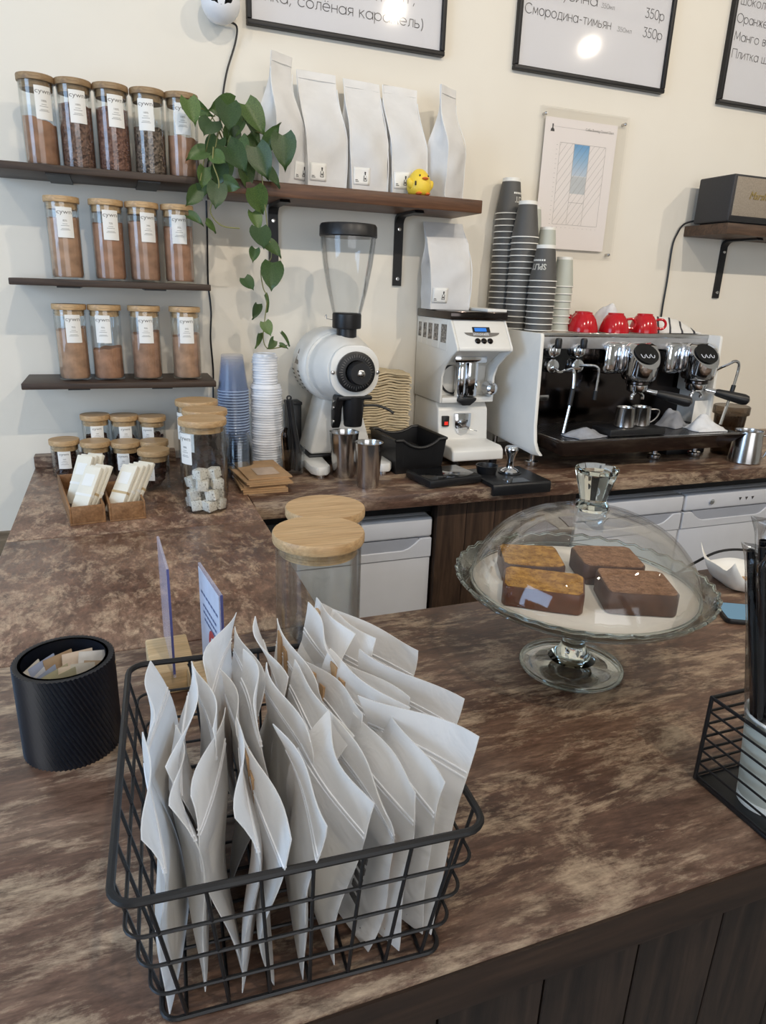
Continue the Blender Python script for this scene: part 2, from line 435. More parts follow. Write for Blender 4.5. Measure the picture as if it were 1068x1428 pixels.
def text(body, size, mat, parent, M, name='lettering', align='LEFT', bend=None, depth=0.0004, width=1.0, weight=0.0):
    cu = bpy.data.curves.new(name, 'FONT'); cu.body = body; cu.size = size; cu.align_x = align
    cu.extrude = depth; cu.resolution_u = 2; cu.offset = weight
    t = bpy.data.objects.new(name, cu); COL.objects.link(t)
    dg = bpy.context.evaluated_depsgraph_get(); me = bpy.data.meshes.new_from_object(t.evaluated_get(dg))
    bpy.data.objects.remove(t)
    for vv in me.vertices:
        p = Vector((vv.co.x*width, vv.co.y, vv.co.z))
        if bend:   # wrap around a vertical cylinder of radius bend(y), x measured along the arc
            rr = bend(p.y) if callable(bend) else bend
            a = p.x/rr; p = Vector((math.sin(a)*(rr+p.z), p.y, math.cos(a)*(rr+p.z)))
        vv.co = M @ p
    me.materials.clear(); me.materials.append(mat)
    o = bpy.data.objects.new(name, me); COL.objects.link(o); o.parent = parent; return o
FACE = Matrix(((1, 0, 0, 0), (0, 0, -1, 0), (0, 1, 0, 0), (0, 0, 0, 1)))   # text plane xy -> facing -Y
def at(x, y, z): return Matrix.Translation((x, y, z))
def RZ(a): return Matrix.Rotation(a, 4, 'Z')
def RX(a): return Matrix.Rotation(a, 4, 'X')
def RY(a): return Matrix.Rotation(a, 4, 'Y')
def smoothpath(pts, n=6):
    P = [Vector(p) for p in pts]; out = []
    for i in range(len(P)-1):
        p0 = P[max(i-1, 0)]; p1 = P[i]; p2 = P[i+1]; p3 = P[min(i+2, len(P)-1)]
        for k in range(n):
            t = k/n
            out.append(0.5*((2*p1)+(p2-p0)*t+(2*p0-5*p1+4*p2-p3)*t*t+(3*p1-p0-3*p2+p3)*t**3))
    out.append(P[-1]); return out
def rrect(w, h, r, n=4):
    out = []
    for cx, cy, a0 in ((w/2-r, h/2-r, 0), (-w/2+r, h/2-r, PI/2), (-w/2+r, -h/2+r, PI), (w/2-r, -h/2+r, 1.5*PI)):
        for k in range(n+1):
            a = a0+PI/2*k/n; out.append((cx+r*math.cos(a), cy+r*math.sin(a)))
    return out

_ONES = ['', 'first', 'second', 'third', 'fourth', 'fifth', 'sixth', 'seventh', 'eighth', 'ninth', 'tenth', 'eleventh', 'twelfth', 'thirteenth', 'fourteenth', 'fifteenth', 'sixteenth', 'seventeenth', 'eighteenth', 'nineteenth']
def nth(n):
    if n < 20: return _ONES[n]
    if n % 10 == 0: return {2: 'twentieth', 3: 'thirtieth'}[n//10]
    return {2: 'twenty-', 3: 'thirty-'}[n//10]+_ONES[n % 10]

# ------------------------------------------------------------------ room
YW = 2.26; ZC = 0.92
struct('floor', MB().box(-2.8, 5.0, -4.0, YW+0.1, -0.1, 0.0), M_floor, smooth=0)
struct('ceiling', MB().box(-2.8, 5.0, -4.0, YW+0.1, 3.45, 3.55), M_ceil, smooth=0)
struct('wall_back', MB().box(-2.8, 5.0, YW, YW+0.1, 0.0, 3.45), M_wall, smooth=0)
struct('wall_right', MB().box(5.0, 5.1, -4.0, YW+0.1, 0.0, 3.45), M_wall, smooth=0)
w = MB().box(-2.9, -2.8, 1.1, YW+0.1, 0, 3.45).box(-2.9, -2.8, -4, -0.7, 0, 3.45).box(-2.9, -2.8, -0.7, 1.1, 0, 0.75).box(-2.9, -2.8, -0.7, 1.1, 2.75, 3.45)
struct('wall_left', w, M_wall, smooth=0)
w = MB().box(-2.8, -1.5, -4.1, -4.0, 0, 3.45).box(2.3, 5.0, -4.1, -4.0, 0, 3.45).box(-1.5, 2.3, -4.1, -4.0, 0, 0.7).box(-1.5, 2.3, -4.1, -4.0, 2.8, 3.45)
struct('wall_front', w, M_wall, smooth=0)
for nm, bars in (('window_1', [(-1.5, 2.3, -4.08, -4.02, 0.7, 0.76), (-1.5, 2.3, -4.08, -4.02, 2.74, 2.8), (-1.5, -1.44, -4.08, -4.02, 0.7, 2.8), (2.24, 2.3, -4.08, -4.02, 0.7, 2.8), (0.37, 0.43, -4.08, -4.02, 0.7, 2.8)]),
                 ('window_2', [(-2.88, -2.82, -0.7, 1.1, 0.75, 0.81), (-2.88, -2.82, -0.7, 1.1, 2.69, 2.75), (-2.88, -2.82, -0.7, -0.64, 0.75, 2.75), (-2.88, -2.82, 1.04, 1.1, 0.75, 2.75)])):
    m = MB()
    for b in bars: m.box(*b)
    struct(nm, m, M_white, smooth=0)
# wooden rail on the wall left of the counter
struct('trim_1', MB().box(-2.8, -0.27, YW-0.02, YW, 0.64, 0.715), wood('rail_wood', (120, 104, 84), (150, 132, 108), 'X'), smooth=0)

# ceiling track with four spot lamps
tr = thing('lamp_track', 'black ceiling track that carries the spot lamps', 'track', (1.1, -0.42, 3.45))
MB().box(-2.6, 2.8, -0.018, 0.018, -0.035, 0).build('rail', M_blackm, tr)
for k, (sx, sy) in enumerate(SPOTS):
    t = thing('spot_lamp', 'black ceiling spot lamp, number %s from the left on the track' % ['one', 'two', 'three', 'four'][k], 'lamp', (sx, sy, SPOT_Z), 0, 'spot lamps on the ceiling track')
    aim = Vector((sx*0.85+0.15, YW, 1.62))-Vector((sx, sy, SPOT_Z))
    Q = aim.to_track_quat('-Z', 'Y').to_matrix().to_4x4()
    MB().lathe([(0.0, 0.13), (0.04, 0.13), (0.05, 0.12), (0.05, 0.0), (0.046, 0.0), (0.046, 0.02), (0, 0.022)], 24).xf(Q).build('housing', M_blackm, t)
    MB().tube([(0, 0, 0.05), (0, 0, 0.215)], 0.008).build('stem', M_blackm, t)
    ld = bpy.data.lights.new('spot_bulb', 'SPOT'); ld.energy = SPOT_POWER[k]; ld.color = SPOT_COL
    ld.spot_size = math.radians(112); ld.spot_blend = 0.85; ld.shadow_soft_size = 0.024
    lo = bpy.data.objects.new('spot_bulb', ld); COL.objects.link(lo); lo.parent = t
    lo.matrix_local = Q @ at(0, 0, -0.012)

# ------------------------------------------------------------------ counters
XL = -0.257
BY0 = 1.688
def worktop(name, label, x0, x1, y0, y1, mat, th=0.04):
    t = thing(name, label, 'worktop', ((x0+x1)/2, (y0+y1)/2, ZC-th))
    a, b = (x1-x0)/2, (y1-y0)/2
    MB().box(-a, a, -b, b, 0.0, th).build('slab', mat, t, bevel=0.0025)
    return t
wt = worktop('worktop', 'mottled brown wood laminate top of the near bar with the wire basket', XL, 2.6, 0.375, 1.0155, M_lamX, 0.05)
MB().box(-(2.6-XL)/2, (2.6-XL)/2, -0.3232, -0.3203, 0.0, 0.0465).build('edge_band', M_edge, wt)
worktop('worktop', 'brown laminate worktop of the left run with the two flat sign holders', XL, 0.303, 1.0185, 1.5695, M_lamL)
worktop('worktop', 'brown laminate corner worktop under the chocolate jars and wooden tray', XL, 0.303, 1.573, YW, M_lamL)
wb = worktop('worktop', 'brown laminate worktop along the wall under the coffee machine and grinders', 0.3045, 2.9, BY0, YW, M_lamB)
MB().box(-1.28, 1.28, -0.19, 0.2, -0.05, 0.0).build('gap_shade', M_blackm, wb, smooth=0)  # black block added to stand in for the shaded gap above the appliances
st = struct('trim_2', MB().box(XL, 0.15, 2.215, YW, ZC, ZC+0.034), M_lamB, bevel=0.002)
bb = thing('bar_base', 'dark wooden plank front below the near bar top', 'counter base', (1.17, 0.40, 0))
nb = 0
xx = XL+0.02
while xx < 2.55:
    wv = 0.117
    MB().box(-wv/2+0.0012, wv/2-0.0012, 0.0, 0.02, 0.0, 0.87).build('plank', M_panel, bb, bevel=0.0015, seg=1).location = (xx+wv/2-1.17, 0, 0)
    xx += wv
MB().box(XL+0.02-1.17, 2.55-1.17, 0.021, 0.04, 0.0, 0.869).build('backing', M_panel, bb)
lb = thing('counter_cabinet', 'brown wooden side base below the left counter run', 'counter base', (0.02, 1.3, 0))
MB().box(-0.25, -0.23, -0.25, 0.93, 0, 0.88).build('side_panel', M_panel2, lb)
MB().box(0.255, 0.275, -0.22, 0.37, 0, 0.88).build('inner_panel', M_panel2, lb)
# panel between appliances
pp = thing('cabinet_panel', 'brown vertical plank cabinet front between the dishwasher and the fridges', 'cabinet', (1.1, 1.735, 0))
for k in range(5):
    MB().box(-0.0485, 0.0485, 0.0, 0.02, 0.0, 0.872).build('plank', M_panel2, pp, bevel=0.001, seg=1).location = (-0.198+k*0.0985, 0, 0)
MB().box(-0.245, 0.244, 0.021, 0.044, 0.0, 0.87).build('carcass', M_panel, pp)
def appliance(x0, label, kind, top=0.825, w=0.45):
    t = thing(kind, label, kind.replace('_', ' '), (x0+w/2, 1.75, 0))
    h = w/2-0.002
    MB().box(-h, h, 0.03, 0.47, 0.02, top).build('body', M_appl, t, bevel=0.006)
    MB().box(-h, h, -0.005, 0.03, top-0.062, top).build('control_panel', M_appl, t, bevel=0.008, seg=3)
    # door with scooped handle along its top edge
    d = MB().box(-h, h, 0.0, 0.03, 0.09, top-0.125).build('door', M_appl, t, bevel=0.005)
    g = MB()
    n = 24
    pts = []
    for k in range(n+1):
        u = -1+2*k/n; x = u*h
        dz = 0.0 if abs(u) > 0.82 else -0.034*min(1, (0.82-abs(u))/0.2)**0.7
        pts.append((x, top-0.066+dz))
    poly = [(-h, top-0.127)]+[(h, top-0.127)]+pts[::-1]
    g.prism(poly, 'Y', -0.004, 0.03).build('handle_lip', M_appl, t, bevel=0.0015, seg=1)
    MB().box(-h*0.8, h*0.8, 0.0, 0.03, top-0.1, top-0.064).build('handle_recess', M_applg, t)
    MB().lathe([(0, -0.004), (0.008, -0.003), (0.01, 0.004), (0, 0.006)], 16, M=RX(PI/2)).build('button', M_chrome, t).location = (-h*0.48, -0.007, top-0.032)
    MB().box(-h+0.02, h-0.02, 0.04, 0.4, 0.0, 0.03).build('plinth', M_black, t)
    return t
appliance(0.397, 'white under-counter dishwasher partly behind the two empty jars', 'dishwasher')
appliance(1.362, 'white under-counter appliance behind the glass cake dome', 'fridge', 0.822)
f3 = appliance(1.817, 'white under-counter fridge at the right with three small indicator marks', 'fridge', 0.822)
for k in range(3):
    MB().prism([(-0.006, 0.005), (0.006, 0.005), (0, -0.006)], 'Y', -0.0065, -0.004).build('indicator', M_dink, f3).location = (0.03+0.03*k, 0, 0.79)

# ------------------------------------------------------------------ wall shelves
SH = [('upper', -0.262, 0.283, 1.733, 0.018), ('middle', -0.245, 0.262, 1.461, 0.017), ('lower', -0.247, 0.266, 1.192, 0.017)]
for nm, x0, x1, zt, th in SH:
    t = thing('wall_shelf', 'thin dark wooden wall shelf, the %s of the three holding cocoa jars' % nm, 'shelf', ((x0+x1)/2, YW, zt-th))
    h = (x1-x0)/2
    MB().box(-h, h, -0.2, 0.0, 0, th).build('board', M_shelf, t, bevel=0.0025)
    for bx in (-0.115, 0.105):
        MB().box(bx-0.028, bx+0.028, -0.19, 0.0, -0.004, 0.0).build('bracket', M_blackm, t)
t = thing('wall_shelf', 'thick brown wooden wall shelf under the white paper coffee bags', 'shelf', (0.69, YW, 1.700))
MB().box(-0.404, 0.406, -0.21, 0, 0, 0.038).build('board', M_shelf2, t, bevel=0.003)
def bracket(parent, x, zdrop=0.222, w=0.03, arm=0.17):
    m = MB(); pts = [(0, 0)]
    # L profile in (y,z): flat bar bent with a curved corner
    prof = [(-0.004, -zdrop), (-0.004, -0.03)]
    for k in range(7):
        a = PI/2*k/6; prof.append((-0.004-0.026*(1-math.cos(a)), -0.03+0.026*math.sin(a)))
    prof.append((-arm, -0.004))
    off = [(p[0]-0.004 if i < 2 else p[0]-0.003, p[1]-(0.0 if i < 2 else 0.004)) for i, p in enumerate(prof)]
    prof = [(p[0]+0.004, p[1]+(0.004 if i > 2 else 0)) for i, p in enumerate(prof)]
    n = len(prof)
    for i in range(n-1):
        m.prism([prof[i], prof[i+1], off[i+1], off[i]], 'X', x-w/2, x+w/2)
    b = m.build('bracket', M_blackm, parent)
    for zz in (-0.045, -zdrop+0.022):
        s = MB().lathe([(0, -0.004), (0.006, -0.003), (0.007, 0)], 14, M=RX(-PI/2)).build('screw', M_steel, b)
        s.location = (x, -0.0085, zz)
        s.rotation_euler = (0, 0, 0)
    return b
bracket(t, 0.483-0.69); bracket(t, 0.902-0.69)
ts = thing('wall_shelf', 'brown wooden wall shelf that carries the black speaker', 'shelf', (2.40, YW, 1.700))
MB().box(-0.305, 0.33, -0.21, 0, 0, 0.038).build('board', wood('speaker_shelf_wood', (70, 52, 40), (104, 80, 62), 'X', 1.0, 0.5), ts, bevel=0.003)
bracket(ts, -0.092)
bracket(ts, 0.28)

# ------------------------------------------------------------------ jars
_cache = {}
def cached(key, fn):
    if key not in _cache: _cache[key] = fn()
    else:
        o = _cache[key].copy(); COL.objects.link(o); return o
    return _cache[key]
def jar(label, loc, r, h, lidmat, lab_ang=None, lab=(0.040, 0.074), lab_top=0.012, lines=('cywn', '100%'), name='glass_jar', group=None):
    """glass jar with bamboo lid; origin at base centre"""
    t = thing(name, label, 'jar', loc, 0, group)
    lt = 0.015 if r > 0.03 else 0.011          # lid thickness
    hb = h-lt
    e = 0.0016
    def body():
        prof = [(0, 0.0), (r*0.9, 0.0), (r*0.985, 0.003), (r, 0.009), (r, hb), (r-e, hb), (r-e, 0.009), (r*0.9, 0.0045), (0, 0.004)]
        return MB().lathe(prof, 40).build('glass_body', M_glass, t)
    o = cached(('body', r, h), body); o.parent = t
    def lidf():
        prof = [(0, hb-0.016), (r*0.9, hb-0.016), (r*0.9, hb), (r*1.05, hb+0.0005), (r*1.07, hb+0.003), (r*1.07, h-0.003), (r*1.05, h), (0, h)]
        return MB().lathe(prof, 40).build('lid', lidmat, t)
    o = cached(('lid', r, h, lidmat.name), lidf); o.parent = t
    def sealf():
        prof = [(r*0.9, hb-0.013), (r*0.965, hb-0.012), (r*0.965, hb-0.009), (r*0.9, hb-0.008), (r*0.9, hb-0.006), (r*0.965, hb-0.005), (r*0.965, hb-0.002), (r*0.9, hb-0.001)]
        return MB().lathe(prof, 32).build('seal_ring', M_plastic, t)
    o = cached(('seal', r, h), sealf); o.parent = t
    if lab_ang is not None:
        rr = r+0.0006; w, lh = lab
        def cardf():
            z1 = hb-lab_top; z0 = z1-lh; m = MB()
            m.grid(lambda u, v: Vector((math.sin((u-0.5)*w/rr)*rr, -math.cos((u-0.5)*w/rr)*rr, z0+(z1-z0)*v)), 10, 1)
            m.grid(lambda u, v: Vector((math.sin((u-0.5)*w/rr)*(rr+0.0004), -math.cos((u-0.5)*w/rr)*(rr+0.0004), z0+(z1-z0)*v)), 10, 1)
            return m.build('label_card', M_card, t)
        c = cached(('card', r, h, lab), cardf); c.parent = t; c.rotation_euler = (0, 0, lab_ang)
        z1 = hb-lab_top
        B = rr+0.0006
        key = ('ltx', r, h, lab, lines)
        def lettering():
            o1 = text(lines[0], lh*0.2, M_ink, None, Matrix(), align='CENTER', bend=B, depth=0.0001, width=1.25)
            me = o1.data; M = FACE; off = z1-lh*0.22
            bm = bmesh.new(); bm.from_mesh(me)
            # text bend gives (x, y, z) with z outwards -> turn to face -Y
            for vv in bm.verts: vv.co = Vector((vv.co.x, -vv.co.z, vv.co.y+off))
            if len(lines) > 1:
                o2 = text(lines[1], lh*0.085, M_dink, None, Matrix(), align='CENTER', bend=B, depth=0.0001)
                b2 = bmesh.new(); b2.from_mesh(o2.data)
                vm = {v: bm.verts.new((v.co.x, -v.co.z, v.co.y+z1-lh*0.47)) for v in b2.verts}
                for f in b2.faces:
                    try: bm.faces.new([vm[v] for v in f.verts])
                    except ValueError: pass
                b2.free(); bpy.data.objects.remove(o2)
            for k, (ww, zz) in enumerate(((0.30, 0.54), (0.5, 0.60), (0.46, 0.70), (0.6, 0.74))):
                for i in range(6):
                    a0 = (-ww/2+ww*i/6)*w/rr; a1 = (-ww/2+ww*(i+0.8)/6)*w/rr
                    q = [bm.verts.new((math.sin(a)*B, -math.cos(a)*B, z1-lh*z)) for a, z in ((a0, zz), (a1, zz), (a1, zz+0.014), (a0, zz+0.014))]
                    bm.faces.new(q)
            bm.to_mesh(me); bm.free(); return o1
        l = cached(key, lettering); l.parent = c
    return t
def fill(t, r, z1, mat, slope=0.0, ang=0.0, name='contents', rough=0.002, kind=None):
    rr = r-0.0028; n = 28; v = []; f = []
    rings = [(0.0, 0.0055), (rr*0.9, 0.0055), (rr, 0.011)]
    m = MB(); seg = 36
    zt = lambda x, y: z1+slope*(x*math.cos(ang)+y*math.sin(ang))+rough*(math.sin(x*190+y*70)*0.5+math.sin(y*230+x*90)*0.5)
    for k in range(seg):
        a = 2*PI*k/seg; c, s = math.cos(a), math.sin(a)
        for (q, z) in rings: v.append((q*c, q*s, z))
        for q in (rr, rr*0.75, rr*0.4, 0.0): v.append((q*c, q*s, zt(q*c, q*s)))
    w = 7
    for k in range(seg):
        k2 = (k+1) % seg
        for j in range(w-1): f.append((k*w+j, k2*w+j, k2*w+j+1, k*w+j+1))
    m.add(v, f); return m.build(name, mat, t, smooth=50, kind=kind)
JR, JH = 0.0415, 0.205
JY = 2.135
def lab_a(x, y, off): return math.radians(off)-math.atan2(x, y)
row1 = [(-0.137, 'tan cocoa powder sloping in the leftmost jar of the upper shelf', M_cocoa[0], 0.105, 20, 0.5),
        (-0.051, 'dark brown nibs in the second from left on the upper shelf', M_gran[0], 0.148, 10, 0.1),
        (0.037, 'reddish brown nibs in the middle jar of the upper shelf', M_gran[1], 0.15, 15, 0.0),
        (0.127, 'coarse dark tea-like flakes in the fourth jar of the upper shelf', M_gran[2], 0.115, -8, 0.05),
        (0.213, 'light and dark cocoa layers in the jar half behind the trailing plant', M_cocoa[6], 0.1, 3, 0.2)]
for x, lb, mt, fl, off, sl in row1:
    t = jar('bamboo-lidded glass jar, '+lb, (x, JY, 1.7335), JR, JH, M_bamboo_d, lab_a(x, JY, off))
    fill(t, JR, fl, mt, -sl*0.5, 0.2, kind='stuff')
row2 = [(-0.106, 'leftmost on the middle shelf, filled with brown powder', M_cocoa[5], 0.155, 6, ('cywn', '85%')),
        (0.003, 'second from the left on the middle shelf, brown powder', M_cocoa[6], 0.148, 12, ('cywn', '75%')),
        (0.094, 'third from the left on the middle shelf, brown powder', M_cocoa[4], 0.158, 20, ('cywn', '74%')),
        (0.187, 'rightmost on the middle shelf, brown powder', M_cocoa[6], 0.15, 5, ('cywn', '75%'))]
for x, lb, mt, fl, off, ln in row2:
    t = jar('bamboo-lidded glass jar, '+lb, (x, JY, 1.4615), JR, JH, M_bamboo, lab_a(x, JY, off), lines=ln)
    fill(t, JR, fl, mt, 0.1, 1.0, kind='stuff')
row3 = [(-0.114, 'leftmost on the lower shelf, three quarters full of powder', M_cocoa[5], 0.140, 9, ('cywn', '75%')),
        (-0.024, 'second on the lower shelf, only half full of cocoa', M_cocoa[6], 0.088, -10, ('cywn', '75%')),
        (0.081, 'third on the lower shelf, well filled with reddish powder', M_cocoa[4], 0.132, 3, ('cywn', '70%')),
        (0.193, 'rightmost on the lower shelf, pale brown powder', M_cocoa[5], 0.126, 5, ('cywn', '50%'))]
for x, lb, mt, fl, off, ln in row3:
    t = jar('bamboo-lidded glass jar, '+lb, (x, JY, 1.1925), JR, JH, M_bamboo, lab_a(x, JY, off), lines=ln)
    fill(t, JR, fl, mt, 0.12, 0.3, kind='stuff')

def chunk(mb, c, s, rnd):
    b = MB().box(-s, s, -s*0.8, s*0.8, -s*0.5, s*0.5)
    b.v = [tuple(k*(1+rnd.uniform(-0.3, 0.3)) for k in p) for p in b.v]
    M = Matrix.Rotation(rnd.uniform(0, 6), 4, (rnd.random(), rnd.random(), rnd.random()+0.1))
    mb.add([(M @ Vector(p))+Vector(c) for p in b.v], b.f)
def chunks(t, r, ztop, s, mat, seed, name='chocolate_pieces'):
    rnd = random.Random(seed); m = MB(); z = 0.006+s
    while z < ztop:
        n = max(4, int(5.0*(r/s)**2*0.13))
        for k in range(n):
            a = rnd.uniform(0, 2*PI); q = (r-0.003-s*1.35)*math.sqrt(rnd.uniform(0.35, 1))
            chunk(m, (q*math.cos(a), q*math.sin(a), z+rnd.uniform(-0.4, 0.4)*s), s, rnd)
        z += s*1.15
    return m.build(name, mat, t, smooth=20, kind='stuff')
SR = 0.0385
small = [(-0.076, 2.168, 0.166, 'back row by the wall, leftmost tall jar of dark chocolate', 4),
         (0.003, 2.168, 0.162, 'back row by the wall, middle tall jar with plain label', 4),
         (0.083, 2.162, 0.158, 'back row by the wall, rightmost tall jar with dark pieces', -22)]
for k, (x, y, h, lb, off) in enumerate(small):
    t = jar('bamboo-lidded glass jar, '+lb, (x, y, ZC), SR, h, M_bamboo, lab_a(x, y, off), (0.036, 0.05), 0.014)
    chunks(t, SR, h*0.62, 0.008, M_choc, 20+k)
small = [(-0.162, 2.118, 0.106, 'far left on the corner worktop beside the wooden tray', -6),
         (-0.079, 2.088, 0.104, 'behind the left compartment of the wooden tray', 0),
         (0.002, 2.084, 0.100, 'behind the pale chocolate bars', -14),
         (0.081, 2.079, 0.100, 'just behind the jar of loose chocolate shards', 8),
         (0.072, 1.913, 0.112, 'front one holding loose dark chocolate shards', -26)]
for k, (x, y, h, lb, off) in enumerate(small):
    t = jar('short bamboo-lidded glass jar, '+lb, (x, y, ZC), SR+0.001*(k == 4), h, M_bamboo, lab_a(x, y, off), (0.034, 0.05), 0.014)
    chunks(t, SR, h*0.66, 0.009 if k < 4 else 0.011, M_choc, 40+k)
# big jars on the corner worktop
t = jar('tall wide glass jar of speckled white nougat cubes beside the wooden tray', (0.182, 1.70, ZC), 0.0545, 0.232, M_bamboo, math.radians(-58), (0.04, 0.075), 0.016)
rnd = random.Random(5)
ng = [(-0.026, -0.022, 0), (0.004, -0.036, 0), (0.03, -0.02, 0), (0.03, 0.02, 0), (-0.03, 0.014, 0), (0.0, 0.03, 0), (0.0, 0.0, 0),
      (-0.031, -0.018, 1), (0.012, -0.034, 1), (0.032, 0.004, 1), (-0.018, 0.026, 1), (0.012, 0.03, 1),
      (-0.012, -0.033, 2), (0.027, -0.022, 2), (-0.03, 0.01, 2), (0.018, 0.024, 2), (0.0, -0.002, 2), (-0.014, -0.022, 3), (0.02, -0.016, 3)]
cube = MB().box(-0.0135, 0.0135, -0.0135, 0.0135, -0.0125, 0.0125)
cube.v = [tuple(k*(1+rnd.uniform(-0.08, 0.08)) for k in p) for p in cube.v]
proto = None
for k, (x, y, lv) in enumerate(ng):
    if proto is None: o = proto = cube.build('nougat_cube', M_nougat, bevel=0.0025)
    else: o = proto.copy(); COL.objects.link(o)
    o.location = (0.182+x, 1.70+y, ZC+0.0195+lv*0.0262); o.rotation_euler = (rnd.uniform(-0.15, 0.15), rnd.uniform(-0.15, 0.15), rnd.uniform(0, 3))
    tag(o, 'speckled white nougat cube inside the tall glass jar', 'sweet', 'nougat cubes in the tall jar')
t = jar('tall wide glass jar of dark chocolate lumps right behind the nougat jar', (0.203, 1.828, ZC), 0.0545, 0.232, M_bamboo, math.radians(-60), (0.04, 0.075), 0.016)
chunks(t, 0.0545, 0.16, 0.015, M_choc, 71)
t = jar('tall wide glass jar hindmost in the row of three on the corner worktop', (0.196, 1.955, ZC), 0.0545, 0.236, M_bamboo, math.radians(-60), (0.04, 0.075), 0.016)
chunks(t, 0.0545, 0.12, 0.015, M_choc, 72)
# empty jars at the bar corner
jar('wide empty glass jar with round bamboo lid, the front one at the bar corner', (0.240, 0.853, ZC), 0.0595, 0.230, M_bamboo)
jar('wide empty glass jar with bamboo lid, standing behind its twin at the bar corner', (0.286, 0.979, ZC), 0.0585, 0.222, M_bamboo)

# ------------------------------------------------------------------ paper coffee bags
def pouch(label, loc, yaw, w, d, h, seed, fold=0.0, sticker=-1, name='coffee_bag', lean=0.0, group=None, flat=0.72, top_w=0.98):
    """flat-bottom gusseted paper bag: rectangular base closing to a flat seal at the top"""
    t = thing(name, label, 'coffee bag', loc, yaw, group)
    rnd = random.Random(seed); ph = [rnd.uniform(0, 6) for _ in range(6)]
    nv = 22; nu = 36
    def sect(v):
        k = 0 if v < 0.4 else min(1, (v-0.4)/(flat-0.4)); k = k*k*(3-2*k)
        dd = d*(1-k)+0.004*k
        ww = w*(0.96+0.05*math.sin(v*PI*0.9))*(1-k)+w*top_w*k
        return ww, dd, k
    def fn(u, v):
        ww, dd, k = sect(v)
        s = u*4; side = int(s) % 4; q = s-int(s)
        gin = -0.36*d*math.sin(PI*q)*(k*(1-k)*2.4+0.12*k)  # side gusset folds inwards
        if side == 0: x, y = -ww/2+ww*q, -dd/2
        elif side == 1: x, y = ww/2+gin, -dd/2+dd*q
        elif side == 2: x, y = ww/2-ww*q, dd/2
        else: x, y = -ww/2-gin, dd/2-dd*q
        # bulge and crumple
        bul = math.sin(PI*min(v/0.75, 1))*(1-k)
        if side == 0: y -= 0.013*bul*math.sin(PI*q)
        if side == 2: y += 0.010*bul*math.sin(PI*q)
        cr = 0.0032*(1-0.6*k)*(math.sin(9*v+ph[0]+5*x/w)+0.6*math.sin(17*v+ph[1]-7*x/w)+0.5*math.sin(23*v*u+ph[2]))*min(1, v*6)
        if side in (0, 2): y += cr
        else: x += cr*0.7
        z = h*v
        y += lean*v*v
        if fold and v > 0.74:   # top folded over backwards
            zz = (v-0.74)*h; z = h*0.74+zz*math.cos(fold); y = y+zz*math.sin(fold)
        x += 0.006*math.sin(v*5+ph[3])*v
        return Vector((x, y, z))
    m = MB().grid(fn, nu, nv, closeu=True)
    b = len(m.v)
    m.f.append(tuple(range(nu-1, -1, -1))); m.f.append(tuple(nv*nu+k for k in range(nu)))
    m.build('paper_body', M_paper, t, smooth=40)
    bn = MB().grid(lambda u, v: Vector((0, 0, 0))+Vector((fn(u, 0.03+0.5*v).x*0.9, fn(u, 0.03+0.5*v).y*0.86, 0.03*h+0.5*h*v)), nu, 8, closeu=True)
    bn.f.append(tuple(range(nu-1, -1, -1))); bn.f.append(tuple(8*nu+k for k in range(nu)))
    bn.build('coffee_beans', M_beans, t, smooth=50, kind='stuff')
    # front edge seams of the gusset
    for sx in (-1, 1):
        pts = []
        for j in range(15):
            v = 0.02+0.95*j/14*0.9
            p = fn(0.0 if sx < 0 else 0.2499, v); pts.append(p+Vector((0, -0.0012, 0)))
        MB().tube(pts, 0.0016, 6).build('side_seam', M_paper, t)
    # seal line across the top
    if not fold:
        p0, p1 = fn(0.01, 0.93), fn(0.24, 0.93)
        MB().tube([p0+Vector((0, -0.001, 0)), p1+Vector((0, -0.001, 0))], 0.0012, 6).build('seal_line', M_paper, t)
    if sticker is not None:
        x0 = -w*0.5+0.006 if sticker < 0 else w*0.5-0.05
        z0 = 0.02
        yf = lambda x, z: fn((x/sect(z/h)[0]+0.5)*0.25, z/h).y-0.0016
        g = MB().grid(lambda u, v: Vector((x0+0.050*u, yf(x0+0.050*u, z0+0.047*v), z0+0.047*v)), 6, 6)
        s = g.build('sticker', M_card, t, solid=0.0004)
        ic = MB(); cx = x0+0.036; y = lambda z: yf(cx, z)-0.0011
        for (hw, a, b) in ((0.0025, 0.032, 0.036), (0.0018, 0.027, 0.032), (0.0052, 0.0105, 0.012), (0.0009, 0.012, 0.026)):
            if hw < 0.001:
                for sgn in (-1, 1): ic.add([(cx+sgn*0.0048-hw, y(z0+a), z0+a), (cx+sgn*0.0048+hw, y(z0+a), z0+a), (cx+sgn*0.0036+hw, y(z0+b), z0+b), (cx+sgn*0.0036-hw, y(z0+b), z0+b)], [(0, 1, 2, 3)])
            else: ic.add([(cx-hw, y(z0+a), z0+a), (cx+hw, y(z0+a), z0+a), (cx+hw, y(z0+b), z0+b), (cx-hw, y(z0+b), z0+b)], [(0, 1, 2, 3)])
        ic.add([(cx-0.002, y(z0+0.015), z0+0.015), (cx+0.002, y(z0+0.015), z0+0.015), (cx+0.002, y(z0+0.02), z0+0.02), (cx-0.002, y(z0+0.02), z0+0.02)], [(0, 1, 2, 3)])
        for i, ww in enumerate((0.008, 0.011)):
            zz = z0+0.012-0.004*i
            ic.add([(x0+0.005, yf(x0+0.005, zz)-0.0011, zz), (x0+0.005+ww, yf(x0+0.01, zz)-0.0011, zz), (x0+0.005+ww, yf(x0+0.01, zz)-0.0011, zz+0.0018), (x0+0.005, yf(x0+0.005, zz)-0.0011, zz+0.0018)], [(0, 1, 2, 3)])
        ic.build('bottle_print', M_dink, s, smooth=0)
    return t
M_beans = granules('coffee_beans', (70, 48, 36), (110, 80, 60))
G = 'white coffee bags on the thick shelf'
ZT = 1.738
